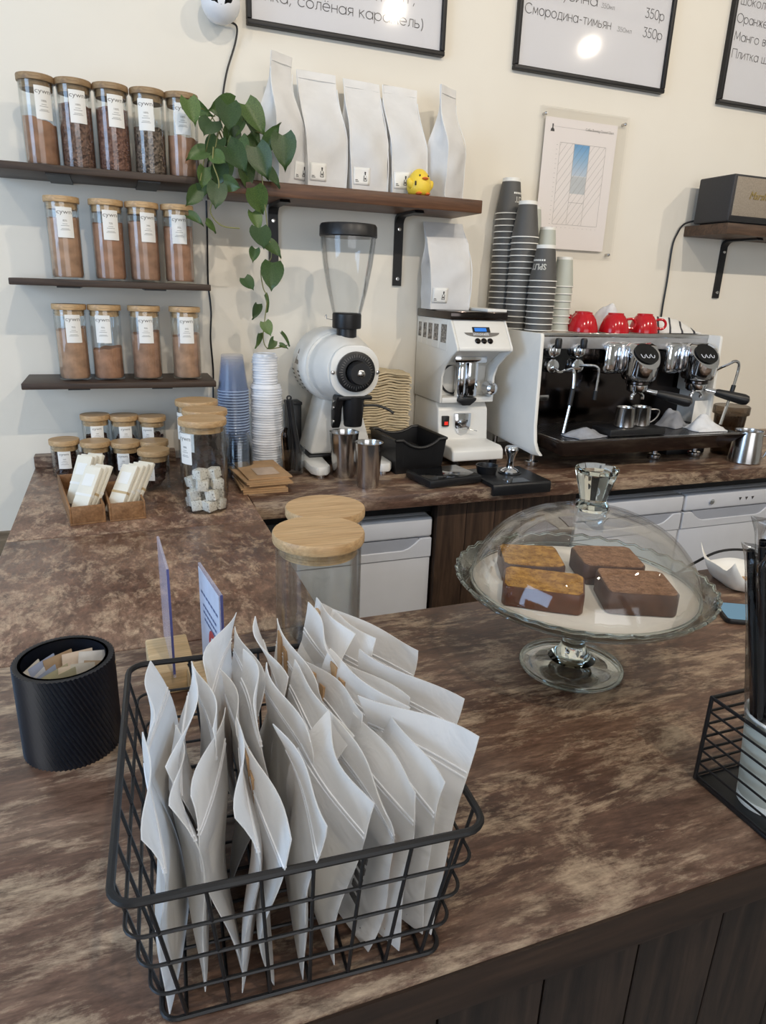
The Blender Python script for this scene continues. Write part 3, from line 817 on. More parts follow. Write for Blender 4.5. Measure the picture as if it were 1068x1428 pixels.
pouch('white paper coffee bag turned sideways right beside the plant, with tall peaked top', (0.486, 2.152, ZT), math.radians(32), 0.112, 0.085, 0.335, 1, sticker=1, lean=-0.006, group=G, flat=0.86, top_w=0.72)
pouch('white paper coffee bag, second from the plant, square to the room', (0.612, 2.16, ZT), math.radians(4), 0.122, 0.088, 0.318, 2, lean=0.045, group=G, flat=0.88)
pouch('white paper coffee bag in the middle of the five on the shelf', (0.743, 2.16, ZT), math.radians(7), 0.122, 0.088, 0.312, 3, lean=0.045, group=G, flat=0.88)
pouch('white paper coffee bag right behind the yellow toy chick', (0.874, 2.165, ZT), math.radians(6), 0.12, 0.084, 0.312, 4, lean=0.045, group=G, flat=0.88)
pouch('white paper coffee bag turned sideways at the right end of the shelf', (1.006, 2.15, ZT), math.radians(30), 0.104, 0.08, 0.315, 5, sticker=None, lean=0.0, group=G, flat=0.86, top_w=0.8)
pouch('white paper coffee bag with folded top standing on the tall white grinder', (1.036, 2.15, 1.4095), math.radians(-3), 0.142, 0.085, 0.285, 6, fold=0.62, lean=0.02, flat=0.92)

# ------------------------------------------------------------------ yellow toy chick
d = thing('toy_chick', 'yellow toy chick with orange beak at the front edge of the thick shelf', 'toy', (0.893, 2.083, ZT), math.radians(8))
prof = [(0, 0.0), (0.022, 0.0), (0.032, 0.006), (0.0365, 0.018), (0.0365, 0.032), (0.033, 0.046), (0.027, 0.058), (0.018, 0.068), (0.009, 0.0735), (0, 0.075)]
MB().lathe(prof, 32).build('body', M_yellow, d, smooth=60)
for sx in (-1, 1):
    MB().ell((sx*0.034, -0.006, 0.03), (0.010, 0.012, 0.017), 14, 10, RY(sx*0.45)).build('wing', M_yellow, d)
    MB().ell((sx*0.0145, -0.0265, 0.053), (0.0027, 0.0022, 0.003), 10, 8).build('eye', M_black, d)
    MB().ell((sx*0.0145, -0.024, 0.0045), (0.0085, 0.013, 0.0045), 12, 8).build('foot', M_orange, d)
MB().ell((0.0, -0.034, 0.045), (0.0105, 0.009, 0.0042), 14, 8).build('beak', M_orange, d)
MB().obox((-0.028, -0.026, 0.031), (0.004, 0.004, 0.012)).build('held_bar', M_black, d, bevel=0.001)

# ------------------------------------------------------------------ trailing plant
pl = thing('potted_pothos', 'trailing green pothos plant on the shelf between jars and paper bags', 'plant', (0.338, 2.135, ZT))
MB().lathe([(0, 0), (0.04, 0), (0.043, 0.003), (0.054, 0.072), (0.057, 0.073), (0.057, 0.08), (0.051, 0.08), (0.049, 0.06), (0, 0.06)], 32).build('pot', M_pot, pl)
MB().lathe([(0, 0.064), (0.0505, 0.064), (0.0505, 0.060), (0, 0.060)], 24).build('soil', M_soil, pl)
def leafmesh(L, W, cup, curl):
    def fn(u, v):
        s = u*2-1
        # heart outline: widest near base, drawn-out tip; v=0 base notch, v=1 tip
        wv = W*0.5*(math.sin(PI*min(1, (v*0.92+0.08))**0.62))**0.9*(1.0 if v < 0.75 else (1-v)/0.25*0.72+0.28)
        if v >= 1: wv = 0.0006
        back = 0.11*L*(abs(s)**1.3)*(1-v)**3          # lobes reach back past the stalk
        x = s*wv; z = -v*L+back
        y = -cup*W*(abs(s)**1.5)*0.5*(1-0.3*v)+curl*L*v*v+0.02*W*(1 if abs(s) < 0.01 else 0)
        return Vector((x, y, z))
    return MB().grid(fn, 6, 8)
leafs = [leafmesh(1, 0.78, 0.35, 0.18), leafmesh(1, 0.66, 0.6, 0.35), leafmesh(1, 0.85, 0.15, -0.05)]
lprotos = []
L_LIST = [  # x, z of the leaf centre (world), depth y, length, tip direction in degrees (-90 = straight down), yaw, mesh kind
 (0.227, 1.878, 2.045, .068, -80, 12, 0), (0.268, 1.905, 2.09, .062, -20, -40, 1), (0.306, 1.905, 2.06, .075, -165, 20, 2), (0.314, 1.862, 2.02, .088, -94, 0, 0),
 (0.396, 1.884, 2.06, .090, -55, 18, 0), (0.388, 1.855, 2.085, .078, -62, 50, 1), (0.452, 1.852, 2.06, .066, 52, 30, 1), (0.468, 1.807, 2.035, .092, -86, -8, 0),
 (0.266, 1.831, 2.03, .074, -110, -15, 2), (0.236, 1.781, 2.05, .060, -150, -30, 0), (0.333, 1.766, 2.02, .096, -62, 10, 0), (0.292, 1.768, 2.0, .048, -40, 0, 2),
 (0.405, 1.773, 2.02, .090, -68, -10, 0), (0.369, 1.742, 2.035, .075, -72, 25, 0), (0.420, 1.735, 2.04, .076, -62, 40, 0), (0.325, 1.718, 2.01, .052, -10, -20, 2),
 (0.250, 1.728, 2.03, .054, -100, 10, 0), (0.288, 1.735, 2.01, .062, -100, 0, 0), (0.276, 1.681, 1.995, .066, -99, 5, 2), (0.215, 1.676, 2.02, .056, -130, 10, 0),
 (0.393, 1.677, 2.0, .080, -66, -5, 0), (0.235, 1.618, 2.03, .052, -45, 30, 1), (0.282, 1.612, 2.04, .046, -25, 35, 1), (0.396, 1.628, 2.035, .062, -80, 20, 0),
 (0.404, 1.578, 2.0, .080, -86, 0, 2), (0.438, 1.552, 2.02, .068, -58, 30, 0), (0.392, 1.541, 2.03, .046, -100, -20, 0), (0.434, 1.487, 1.995, .088, -93, -6, 2),
 (0.370, 1.462, 2.01, .052, -64, 10, 2), (0.424, 1.416, 2.02, .052, -70, 78, 1), (0.386, 1.392, 2.0, .052, -105, 35, 0), (0.417, 1.345, 1.995, .050, -74, 10, 2),
 (0.391, 1.312, 2.01, .050, -104, 55, 0), (0.422, 1.304, 2.0, .044, -142, 15, 0), (0.462, 1.312, 2.01, .050, -84, 70, 0), (0.47, 1.293, 2.02, .03, -30, 40, 1),
 (0.335, 1.83, 2.09, .075, -90, 25, 0), (0.36, 1.80, 2.08, .08, -80, -25, 0), (0.29, 1.80, 2.085, .075, -110, -35, 0), (0.40, 1.82, 2.09, .075, -60, 40, 0), (0.35, 1.87, 2.10, .07, -100, -10, 0), (0.255, 1.70, 2.06, .055, -95, -30, 0), (0.31, 1.745, 2.05, .07, -85, 20, 0)]
BX, BY, BZ = 0.338, 2.135, ZT
for k, (x, z, y, L, ang, yaw, kd) in enumerate(L_LIST):
    if k < 3:
        o = leafs[k % 3].build('leaf', M_leaf, pl, smooth=60); lprotos.append(o)
    else:
        o = lprotos[kd].copy(); COL.objects.link(o)
    if k < 3: o.data = lprotos[k].data
    a = math.radians(ang); dx, dz = math.cos(a), math.sin(a)
    L *= 0.98 if z > 1.66 else 0.88
    if z < 1.66: x -= 0.012
    R = RY(-(a+PI/2)) @ RZ(math.radians(yaw*0.9)) @ RX(math.radians(random.uniform(-42, 22)))
    o.matrix_local = at(x-dx*L/2-BX, y-BY, z-dz*L/2-BZ) @ R @ Matrix.Scale(L, 4)
for j in range(3): lprotos[j].data = lprotos[j].data
def vine(pts, r=0.0016, nm='stem'):
    P = smoothpath(pts, 6); MB().tube([(p.x-BX, p.y-BY, p.z-BZ) for p in P], r, 6).build(nm, M_stem, pl)
vine([(0.35, 2.13, 1.80), (0.38, 2.06, 1.82), (0.40, 2.02, 1.76), (0.412, 2.02, 1.66), (0.418, 2.02, 1.60), (0.426, 2.02, 1.54), (0.397, 2.02, 1.51), (0.40, 2.015, 1.46), (0.41, 2.01, 1.43), (0.402, 2.01, 1.37), (0.397, 2.01, 1.32), (0.408, 2.01, 1.292), (0.44, 2.015, 1.293), (0.47, 2.02, 1.30)])
for px, pz, py in ((0.23, 1.90, 2.06), (0.27, 1.86, 2.03), (0.45, 1.84, 2.06), (0.32, 1.90, 2.04), (0.40, 1.91, 2.06), (0.28, 1.80, 2.0), (0.24, 1.72, 2.02), (0.46, 1.85, 2.05)):
    vine([(0.338, 2.13, 1.80), ((px+0.338)/2, 2.09, 1.86+0.03*(pz > 1.85)), (px, py, pz)], 0.0014)
vine([(0.275, 2.0, 1.80), (0.272, 1.995, 1.76), (0.285, 1.995, 1.71), (0.262, 2.01, 1.65), (0.29, 2.02, 1.615), (0.34, 2.02, 1.61)], 0.0018)

# ------------------------------------------------------------------ security camera and cables
c = thing('security_camera', 'white round security camera on the wall above the plant', 'camera', (0.335, YW, 2.185))
MB().lathe([(0, 0), (0.034, 0.0), (0.036, 0.004), (0.036, 0.012), (0.026, 0.02), (0.02, 0.03), (0, 0.03)], 28, M=RX(PI/2)).build('wall_mount', M_whitep, c)
MB().ell((0, -0.066, 0.0), (0.052, 0.052, 0.052), 28, 18).build('shell', M_whitep, c)
Q = Vector((-0.1, -0.9, -0.12)).to_track_quat('Z', 'Y').to_matrix().to_4x4()
mm = MB().lathe([(0.0, 0.0530), (0.02, 0.0505), (0.03, 0.0445), (0.031, 0.039), (0, 0.039)], 24)
mm.xf(at(0.0, -0.066, 0.006) @ Q).build('lens_face', M_blackg, c)
P = smoothpath([(0.362, 2.235, 2.155), (0.386, 2.248, 2.15), (0.381, 2.252, 2.11), (0.356, 2.252, 2.04), (0.340, 2.252, 1.968), (0.325, 2.252, 1.88), (0.293, 2.253, 1.80), (0.289, 2.253, 1.735)], 6)
tag(MB().tube(P, 0.0028, 6).build('camera_cable', M_black), 'thin black cable running down from the security camera behind the plant', 'cable')
P = smoothpath([(0.2835, 2.2545, 1.697), (0.282, 2.2545, 1.6), (0.279, 2.2545, 1.495), (0.279, 2.2545, 1.455), (0.284, 2.2545, 1.38), (0.279, 2.2545, 1.30), (0.283, 2.2545, 1.2), (0.279, 2.2545, 1.1), (0.281, 2.2545, 0.96)], 6)
tag(MB().tube(P, 0.0028, 6).build('wall_cable', M_black), 'thin black cable hanging straight down the wall right of the jar shelves', 'cable')

# ------------------------------------------------------------------ menu frames
def AR(cx, cy, rx, ry, a0, a1, n=14): return [(cx+rx*math.cos(math.radians(a0+(a1-a0)*k/n)), cy+ry*math.sin(math.radians(a0+(a1-a0)*k/n))) for k in range(n+1)]
_O = AR(.25, .25, .25, .25, 0, 360, 22)
GLY = {  # thin single-line letters: advance width, strokes
 'о': (.5, [_O]), 'с': (.44, [AR(.25, .25, .25, .25, 45, 315)]), 'а': (.5, [_O, [(.5, 0), (.5, .5)]]),
 'е': (.5, [[(0, .25), (.5, .25)], AR(.25, .25, .25, .25, 0, 315)]), 'ё': (.5, [[(0, .25), (.5, .25)], AR(.25, .25, .25, .25, 0, 315), [(.14, .62), (.17, .65)], [(.33, .62), (.36, .65)]]),
 'р': (.5, [[(0, -.22), (0, .5)], _O]), 'б': (.5, [_O, [(0, .25), (.03, .48), (.14, .62), (.28, .68), (.45, .74)]]),
 'н': (.38, [[(0, 0), (0, .5)], [(.38, 0), (.38, .5)], [(0, .26), (.38, .26)]]), 'к': (.34, [[(0, 0), (0, .5)], [(.32, .5), (0, .23)], [(.09, .3), (.35, 0)]]),
 'л': (.38, [[(0, 0), (.08, .06), (.13, .5), (.38, .5), (.38, 0)]]), 'я': (.36, [[(.36, 0), (.36, .5), (.16, .5)], AR(.16, .36, .14, .14, 90, 270), [(.16, .22), (.36, .22)], [(.2, .22), (0, 0)]]),
 'м': (.5, [[(0, 0), (.05, .5), (.25, .1), (.45, .5), (.5, 0)]]), 'ь': (.34, [[(0, .5), (0, 0), (.19, 0)], AR(.19, .14, .15, .14, -90, 90), [(.19, .28), (0, .28)]]),
 ')': (.16, [AR(-.3, .25, .45, .62, -42, 42)]), ',': (.1, [[(.08, .06), (0, -.12)]]), '"': (.2, [[(.02, .78), (.02, .58)], [(.16, .78), (.16, .58)]]),
 'у': (.4, [[(0, .5), (.21, 0)], [(.4, .5), (.11, -.22)]]), 'и': (.38, [[(0, .5), (0, 0), (.38, .5), (.38, 0)]]), 'т': (.4, [[(0, .5), (.4, .5)], [(.2, .5), (.2, 0)]]),
 '-': (.3, [[(.04, .26), (.28, .26)]]), 'з': (.32, [AR(.14, .375, .15, .125, 140, -90), AR(.14, .125, .18, .125, 90, -145)]),
 'д': (.48, [[(0, -.12), (0, 0), (.48, 0), (.48, -.12)], [(.06, 0), (.14, .5), (.42, .5), (.42, 0)]]), 'ш': (.6, [[(0, .5), (0, 0), (.6, 0), (.6, .5)], [(.3, 0), (.3, .5)]]),
 'ж': (.54, [[(.27, 0), (.27, .5)], [(0, 0), (.24, .26), (.02, .5)], [(.54, 0), (.3, .26), (.52, .5)]]), 'г': (.3, [[(0, 0), (0, .5), (.3, .5)]]),
 'в': (.34, [[(0, 0), (0, .5), (.18, .5)], AR(.18, .385, .12, .115, 90, -90), [(.18, .27), (0, .27)], AR(.18, .135, .15, .135, 90, -90), [(.18, 0), (0, 0)]]),
 'С': (.66, [AR(.37, .36, .37, .36, 45, 315)]), 'М': (.62, [[(0, 0), (.06, .72), (.31, .12), (.56, .72), (.62, 0)]]), 'О': (.74, [AR(.37, .36, .37, .36, 0, 360, 26)]),
 'Б': (.46, [[(.42, .72), (0, .72), (0, 0), (.24, 0)], AR(.24, .2, .22, .2, -90, 90), [(.24, .4), (0, .4)]]), 'П': (.52, [[(0, 0), (0, .72), (.52, .72), (.52, 0)]]),
 '3': (.4, [[(.03, .72), (.38, .72), (.17, .43)], AR(.17, .22, .22, .22, 85, -150)]), '5': (.4, [[(.36, .72), (.08, .72), (.05, .4)], AR(.17, .22, .22, .22, 125, -150)]),
 '0': (.48, [AR(.24, .36, .24, .36, 0, 360, 24)]), ' ': (.22, [])}
def fit_text(body, x0, x1, z, size, mat, parent, y, align='LEFT', lw=0.055):
    """thin line lettering in the xz plane, fitted between x0 and x1"""
    adv = 0.0; segs = []
    for ch in body:
        w_, st_ = GLY[ch]
        for pl_ in st_:
            for p, q in zip(pl_, pl_[1:]): segs.append(((p[0]+adv, p[1]), (q[0]+adv, q[1])))
        adv += w_+0.13
    tot = adv-0.13; sx = (x1-x0)/tot; m = MB(); h_ = lw/2*size
    for (p, q) in segs:
        a = Vector((p[0]*sx, 0, p[1]*size)); b = Vector((q[0]*sx, 0, q[1]*size)); d = b-a
        if d.length < 1e-6: continue
        d.normalize(); n = Vector((-d.z, 0, d.x))*h_; e_ = d*h_*0.6
        m.add([a-n-e_, b-n+e_, b+n+e_, a+n-e_], [(0, 1, 2, 3)])
    o = m.build('lettering', mat, parent, smooth=0); o.location = (x0, y, z); return o
def fit_latin(body, x0, x1, z, size, mat, parent, y):
    o = text(body, size, mat, parent, Matrix(), depth=0.0)
    xs = [v.co.x for v in o.data.vertices]; a, b = min(xs), max(xs); s_ = (x1-x0)/(b-a)
    for v in o.data.vertices: v.co = FACE @ Vector(((v.co.x-a)*s_, v.co.y, v.co.z))
    o.location = (x0, y, z); return o
def menu(label, x0, x1, lines, z0=2.16, z1=3.02):
    cx = (x0+x1)/2; t = thing('menu_board', label, 'framed menu', (cx, YW, z0))
    w = (x1-x0)/2; h = z1-z0; fw = 0.014
    for nm, b in (('frame_bar', (-w, w, -0.022, 0, 0, fw)), ('frame_bar', (-w, w, -0.022, 0, h-fw, h)), ('frame_bar', (-w, -w+fw, -0.022, 0, fw, h-fw)), ('frame_bar', (w-fw, w, -0.022, 0, fw, h-fw))):
        MB().box(*b).build(nm, M_blackm, t, bevel=0.003)
    s = MB().box(-w+fw, w-fw, -0.010, -0.006, fw, h-fw).build('sheet', M_sheet, t, smooth=0)
    MB().box(-w+fw, w-fw, -0.0155, -0.0135, fw, h-fw).build('glass_pane', M_pane, t, smooth=0)
    for body, a, b, z, sz in lines:
        fit_text(body, a-cx, b-cx, z-z0, sz, M_menu, s, -0.0106)
    return t
M_sheet = plain('menu_sheet', (228, 228, 232), 0.5, 0, 0.01, 5)
M_menu = plain('menu_ink', (96, 92, 92), 0.7, 0, 0.03)
menu('black framed menu board, left one, with a line ending in karamel', 0.414, 1.026,
     [('нка, солёная карамель)', 0.468, 0.952, 2.226, 0.038), ('урбон",', 0.795, 0.921, 2.284, 0.038)])
menu('black framed menu board, middle one, with two drink prices', 1.277, 1.889,
     [('Смородина-тимьян', 1.303, 1.636, 2.321, 0.038), ('350мл', 1.664, 1.722, 2.321, 0.018), ('350р', 1.772, 1.852, 2.32, 0.038),
      ('Бузина', 1.405, 1.572, 2.377, 0.038), ('350мл', 1.59, 1.642, 2.377, 0.018), ('350р', 1.772, 1.850, 2.376, 0.038)])
menu('black framed menu board, right one, cut by the picture edge', 2.143, 2.755,
     [('Плитка ш', 2.176, 2.345, 2.312, 0.038), ('Манго в', 2.174, 2.325, 2.366, 0.038), ('Оранже', 2.172, 2.318, 2.421, 0.038), ('шоколад', 2.178, 2.34, 2.476, 0.038)])

# ------------------------------------------------------------------ brewing chart in acrylic
t = thing('wall_chart', 'coffee brewing chart with a blue column in a clear acrylic holder', 'poster', (1.577, YW, 1.596))
MB().box(-0.181, 0.181, -0.008, -0.004, 0, 0.474).build('back_sheet', M_acryl, t, smooth=0)
MB().box(-0.181, 0.181, -0.019, -0.0155, 0, 0.474).build('front_sheet', M_acryl, t, smooth=0, bevel=0.001)
M_chart = plain('chart_paper', (238, 231, 227), 0.7, 0, 0.01, 5)
sh = MB().box(-0.16, 0.138, -0.0125, -0.0118, 0.03, 0.445).build('chart_paper', M_chart, t, smooth=0)
m = MB(); yy = -0.0129
def seg(m, x0, z0, x1, z1, w=0.0007):
    a = Vector((x0, 0, z0)); b = Vector((x1, 0, z1)); d = (b-a).normalized(); n = Vector((-d.z, 0, d.x))*w/2
    m.add([(p.x, yy, p.z) for p in (a-n, b-n, b+n, a+n)], [(0, 1, 2, 3)])
gx0, gx1, gz0, gz1 = -0.093, 0.098, 0.112, 0.372
for a in ((gx0, gz0, gx0, gz1), (gx1, gz0, gx1, gz1), (gx0, gz0, gx1, gz0), (gx0, gz1, gx1, gz1), (-0.034, gz0, -0.034, gz1), (0.03, gz0, 0.03, gz1), (-0.034, 0.186, 0.03, 0.186)): seg(m, *a)
for k in range(16):
    x0 = gx0-0.23+k*0.0225; z0 = gz0
    sl = 1.35
    pts = []
    xa = max(gx0, x0); za = z0+(xa-x0)*sl
    xb = min(gx1, x0+(gz1-z0)/sl); zb = z0+(xb-x0)*sl
    if xb > xa+0.005 and za < gz1: seg(m, xa, za, xb, zb, 0.0006)
for k in range(18): seg(m, gx0-0.014, gz0+k*0.0148, gx0-0.009, gz0+k*0.0148)
for k in range(11): seg(m, gx0+k*0.0185, gz0-0.01, gx0+k*0.0185+0.004, gz0-0.01)
seg(m, -0.132, 0.418, 0.115, 0.418, 0.0005)
m.build('chart_lines', M_ink, sh, smooth=0)
def blue():
    mt, nt, out = newmat('chart_blue')
    tc = nt.nodes.new('ShaderNodeTexCoord'); sp = nt.nodes.new('ShaderNodeSeparateXYZ'); nt.links.new(tc.outputs['Generated'], sp.inputs[0])
    c = ramp(nt, sp.outputs[2], [(0.0, (196, 208, 220)), (0.55, (150, 186, 216)), (1.0, (110, 164, 208))])
    princ(nt, out, c, 0.7); return mt
MB().box(-0.033, 0.029, -0.0127, -0.0125, 0.272, 0.371).build('blue_column', blue(), sh, smooth=0)
MB().box(-0.033, 0.029, -0.0127, -0.0125, 0.215, 0.271).build('grey_column', plain('chart_grey', (198, 202, 204), 0.7), sh, smooth=0)
fit_latin('Coffee Brewing Control Chart', 0.005, 0.124, 0.416, 0.012, M_ink, sh, -0.0129)
MB().prism([(-0.137, 0.402), (-0.121, 0.402), (-0.1225, 0.409), (-0.127, 0.413), (-0.1265, 0.425), (-0.1315, 0.425), (-0.131, 0.413), (-0.1355, 0.409)], 'Y', -0.0131, -0.0126).build('logo', M_dink, sh, smooth=0)
for a, b, z, s in (('STRENGTH', -0.085, 0.325, 0.006), ('WEAK', -0.085, 0.14, 0.006)): pass
for x, z in ((-0.163, 0.452), (0.165, 0.452), (-0.163, 0.02), (0.165, 0.02)):
    MB().lathe([(0, 0), (0.005, 0), (0.005, 0.02), (0.0035, 0.022), (0, 0.022)], 14, M=RX(PI/2)).build('standoff', M_steel, t).location = (x, 0, z)

# ------------------------------------------------------------------ speaker
s = thing('speaker', 'black boxy speaker with grey cloth grille and gold script logo', 'speaker', (2.262, 2.06, 1.738))
MB().box(-0.172, 0.172, -0.01, 0.155, 0.004, 0.160).build('cabinet', M_spk, s, bevel=0.006, seg=3)
MB().box(-0.160, 0.160, -0.0125, -0.009, 0.024, 0.152).build('grille', M_grill, s, bevel=0.001)
MB().box(-0.166, 0.166, -0.0115, 0.0, 0.004, 0.021).build('base_strip', M_black, s)
MB().box(-0.15, 0.15, 0.0, 0.14, 0.0, 0.005).build('rubber_base', M_black, s)
lg = text('Marshall', 0.036, M_gold, s, Matrix(), depth=0.001, name='script_logo')
for v in lg.data.vertices: v.co = FACE @ Vector((v.co.x*0.95+v.co.y*0.3, v.co.y, v.co.z))
lg.location = (-0.094, -0.0138, 0.082)
P = smoothpath([(2.13, 2.19, 1.756), (2.105, 2.225, 1.755), (2.075, 2.245, 1.742), (2.056, 2.25, 1.71), (2.043, 2.252, 1.66), (2.044, 2.252, 1.536), (2.042, 2.252, 1.408), (2.05, 2.25, 1.2), (2.06, 2.25, 0.95)], 6)
tag(MB().tube(P, 0.0035, 8).build('speaker_cable', M_black), 'black power cable drooping from the speaker down the wall', 'cable')

# ------------------------------------------------------------------ bulk grinder (white, clear hopper)
g = thing('bulk_grinder', 'white bulk coffee grinder with clear hopper and black dial on the back counter', 'coffee grinder', (0.645, 2.0, ZC))
MB().lathe([(0, 0.215), (0.06, 0.215), (0.095, 0.2), (0.112, 0.17), (0.114, 0.06), (0.110, 0.045), (0.104, 0.04), (0.104, 0.034), (0, 0.034)], 44, c=(-0.012, 0, 0.315), M=RX(-PI/2)).build('motor_housing', M_white, g, smooth=40)
MB().lathe([(0, 0.034), (0.1, 0.034), (0.1, 0.0), (0.097, -0.02), (0.082, -0.045), (0.075, -0.072), (0.072, -0.075), (0, -0.075)], 44, c=(-0.008, 0, 0.315), M=RX(-PI/2)).build('burr_housing', M_white, g, smooth=40)
face = rrect(0.150, 0.150, 0.062, 7)
MB().prism([(p[0], p[1]+0.315) for p in face], 'Y', -0.088, -0.072).build('face_plate', M_white, g, bevel=0.004)
dl = MB().lathe([(0, 0.0), (0.057, 0.0), (0.058, 0.003), (0.058, 0.012), (0.055, 0.014), (0.034, 0.014), (0.034, 0.014)], 40, M=RX(PI/2)).build('grind_dial', M_black, g)
dl.location = (0, -0.088, 0.315)
MB().lathe([(0.034, 0.0), (0.033, 0.026), (0.03, 0.03), (0, 0.03)], 32, M=RX(PI/2)).build('dial_hub', M_black, dl).location = (0.004, -0.012, -0.002)
MB().lathe([(0.0, 0.0), (0.0115, 0.0), (0.0115, 0.004), (0.008, 0.006), (0, 0.006)], 20, M=RX(PI/2)).build('hub_screw', M_steel, dl).location = (0.004, -0.042, -0.002)
tm = MB()
for k in range(40):
    a = 2*PI*k/40
    M = RY(a)
    b = MB().box(-0.0006, 0.0006, -0.0148, -0.0138, 0.042, 0.053 if k % 5 == 0 else 0.049)
    tm.add([M @ Vector(p) for p in b.v], b.f)
tm.build('scale_marks', M_ink, dl, smooth=0)
for sx in (-0.068, 0.07):
    MB().lathe([(0, 0.006), (0.005, 0.005), (0.006, 0)], 14, M=RX(PI/2)).build('ear_screw', M_steel, g).location = (sx, -0.088, 0.313)
# pedestal, tapered
def loft(r0, r1, z0, z1, y0, y1):
    v = [(-r0[0], y0-r0[1], z0), (r0[0], y0-r0[1], z0), (r0[0], y0+r0[1], z0), (-r0[0], y0+r0[1], z0), (-r1[0], y1-r1[1], z1), (r1[0], y1-r1[1], z1), (r1[0], y1+r1[1], z1), (-r1[0], y1+r1[1], z1)]
    return MB().add(v, [(3, 2, 1, 0), (4, 5, 6, 7), (0, 1, 5, 4), (1, 2, 6, 5), (2, 3, 7, 6), (3, 0, 4, 7)])
m = loft((0.105, 0.075), (0.055, 0.065), 0.045, 0.225, 0.1, 0.11); m.build('pedestal', M_white, g, bevel=0.01, seg=3)
MB().box(-0.11, 0.11, 0.02, 0.18, 0.036, 0.045).build('pedestal_base', M_black, g, bevel=0.003)
for sx in (-1, 1):
    p = [(sx*0.055, 0.19), (sx*0.13, 0.19), (sx*0.13, -0.08), (sx*0.115, -0.105), (sx*0.085, -0.105), (sx*0.07, -0.08)]
    b = MB().prism(p if sx > 0 else p[::-1], 'Z', 0.01, 0.037); b.build('base_foot', M_white, g, bevel=0.006)
    MB().lathe([(0, 0), (0.014, 0), (0.014, 0.011), (0, 0.011)], 16).build('rubber_foot', M_steel, g).location = (sx*0.1, -0.08, 0)
    MB().lathe([(0, 0), (0.014, 0), (0.014, 0.011), (0, 0.011)], 16).build('rubber_foot', M_steel, g).location = (sx*0.095, 0.16, 0)
MB().box(-0.12, 0.12, 0.14, 0.19, 0.012, 0.036).build('base_bar', M_white, g, bevel=0.004)
MB().lathe([(0, 0.375), (0.029, 0.375), (0.030, 0.43), (0.042, 0.432), (0.043, 0.436), (0.043, 0.472), (0.04, 0.476), (0, 0.476)], 36).build('hopper_neck', M_black, g)
MB().lathe([(0.0415, 0.470), (0.043, 0.475), (0.060, 0.545), (0.072, 0.61), (0.079, 0.67), (0.0795, 0.69), (0.0775, 0.69), (0.077, 0.67), (0.070, 0.61), (0.058, 0.545), (0.041, 0.476)], 44).build('hopper', M_plastic, g)
MB().lathe([(0, 0.683), (0.081, 0.683), (0.083, 0.686), (0.082, 0.712), (0.078, 0.718), (0, 0.72)], 44).build('hopper_lid', M_black, g)
MB().tube([(-0.043, 0, 0.455), (-0.062, 0, 0.458), (-0.064, 0, 0.47), (-0.068, 0, 0.462)], 0.0016, 6).build('shutter_pin', M_steel, g)
MB().lathe([(0, 0.15), (0.026, 0.15), (0.028, 0.155), (0.034, 0.24), (0, 0.24)], 28, c=(0.005, -0.062, 0)).build('outlet_spout', M_black, g)
MB().box(-0.05, 0.055, -0.092, -0.03, 0.232, 0.244).build('spout_bracket', M_black, g, bevel=0.003)
MB().prism([(-0.09, 0.24), (-0.045, 0.24), (-0.028, 0.19), (-0.03, 0.145), (-0.042, 0.14), (-0.06, 0.165), (-0.065, 0.2)], 'X', -0.055, -0.03).build('bag_clamp', M_black, g, bevel=0.004)
for zz in (0.225, 0.207, 0.165):
    MB().lathe([(0, 0.005), (0.007, 0.004), (0.007, 0)], 12, M=RY(-PI/2)).build('clamp_bolt', M_steel, g).location = (-0.055, -0.06, zz)
MB().tube(smoothpath([(0.03, -0.07, 0.212), (0.07, -0.085, 0.214), (0.10, -0.10, 0.205), (0.118, -0.11, 0.193)], 5), [0.004]*15+[0.006], 8).build('spout_lever', M_black, g)
# triangular badge and vents on the motor's left side
def onmotor(ang, y): r = 0.1146; return Vector((-0.012-r*math.cos(ang), y, 0.315+r*math.sin(ang)))
MB().add([onmotor(0.02, 0.09), onmotor(0.02, 0.13), onmotor(0.42, 0.11)], [(0, 1, 2)]).build('triangle_badge', M_dsteel, g, smooth=0, solid=0.0008)
v = MB()
for k in range(6):
    for y0 in (0.085, 0.15):
        a = -0.15-0.12*k
        v.add([onmotor(a, y0), onmotor(a, y0+0.02), onmotor(a-0.05, y0+0.02), onmotor(a-0.05, y0)], [(0, 1, 2, 3)])
v.build('vent_slots', M_black, g, smooth=0)

# ------------------------------------------------------------------ espresso grinder (white tall)
e = thing('espresso_grinder', 'tall white espresso grinder with small blue display beside the coffee machine', 'coffee grinder', (1.083, 2.0, ZC))
hw = 0.1
side = [(0.25, 0.463), (-0.005, 0.463), (-0.064, 0.382), (-0.064, 0.372), (-0.03, 0.352), (0.018, 0.315), (0.035, 0.28), (0.036, 0.195), (0.25, 0.195)]
for a0, a1 in ((-hw, -hw+0.008), (hw-0.008, hw)):
    MB().prism(side, 'X', a0, a1).build('side_panel', M_white, e, bevel=0.002)
core = [(0.249, 0.462), (-0.005, 0.4625), (-0.064, 0.3815), (-0.064, 0.372), (0.0, 0.362), (0.085, 0.31), (0.09, 0.197), (0.249, 0.197)]
MB().prism(core, 'X', -hw+0.0082, hw-0.0082).build('housing', M_white, e, bevel=0.003)
MB().box(-hw+0.008, hw-0.008, 0.034, 0.089, 0.195, 0.212).build('chamber_floor', M_white, e, bevel=0.002)
base = [(0.25, 0.193), (0.075, 0.193), (0.052, 0.17), (0.038, 0.068), (-0.06, 0.066), (-0.076, 0.055), (-0.08, 0.022), (0.25, 0.018)]
MB().prism(base, 'X', -hw+0.004, hw-0.008).build('base', M_white, e, bevel=0.006, seg=3)
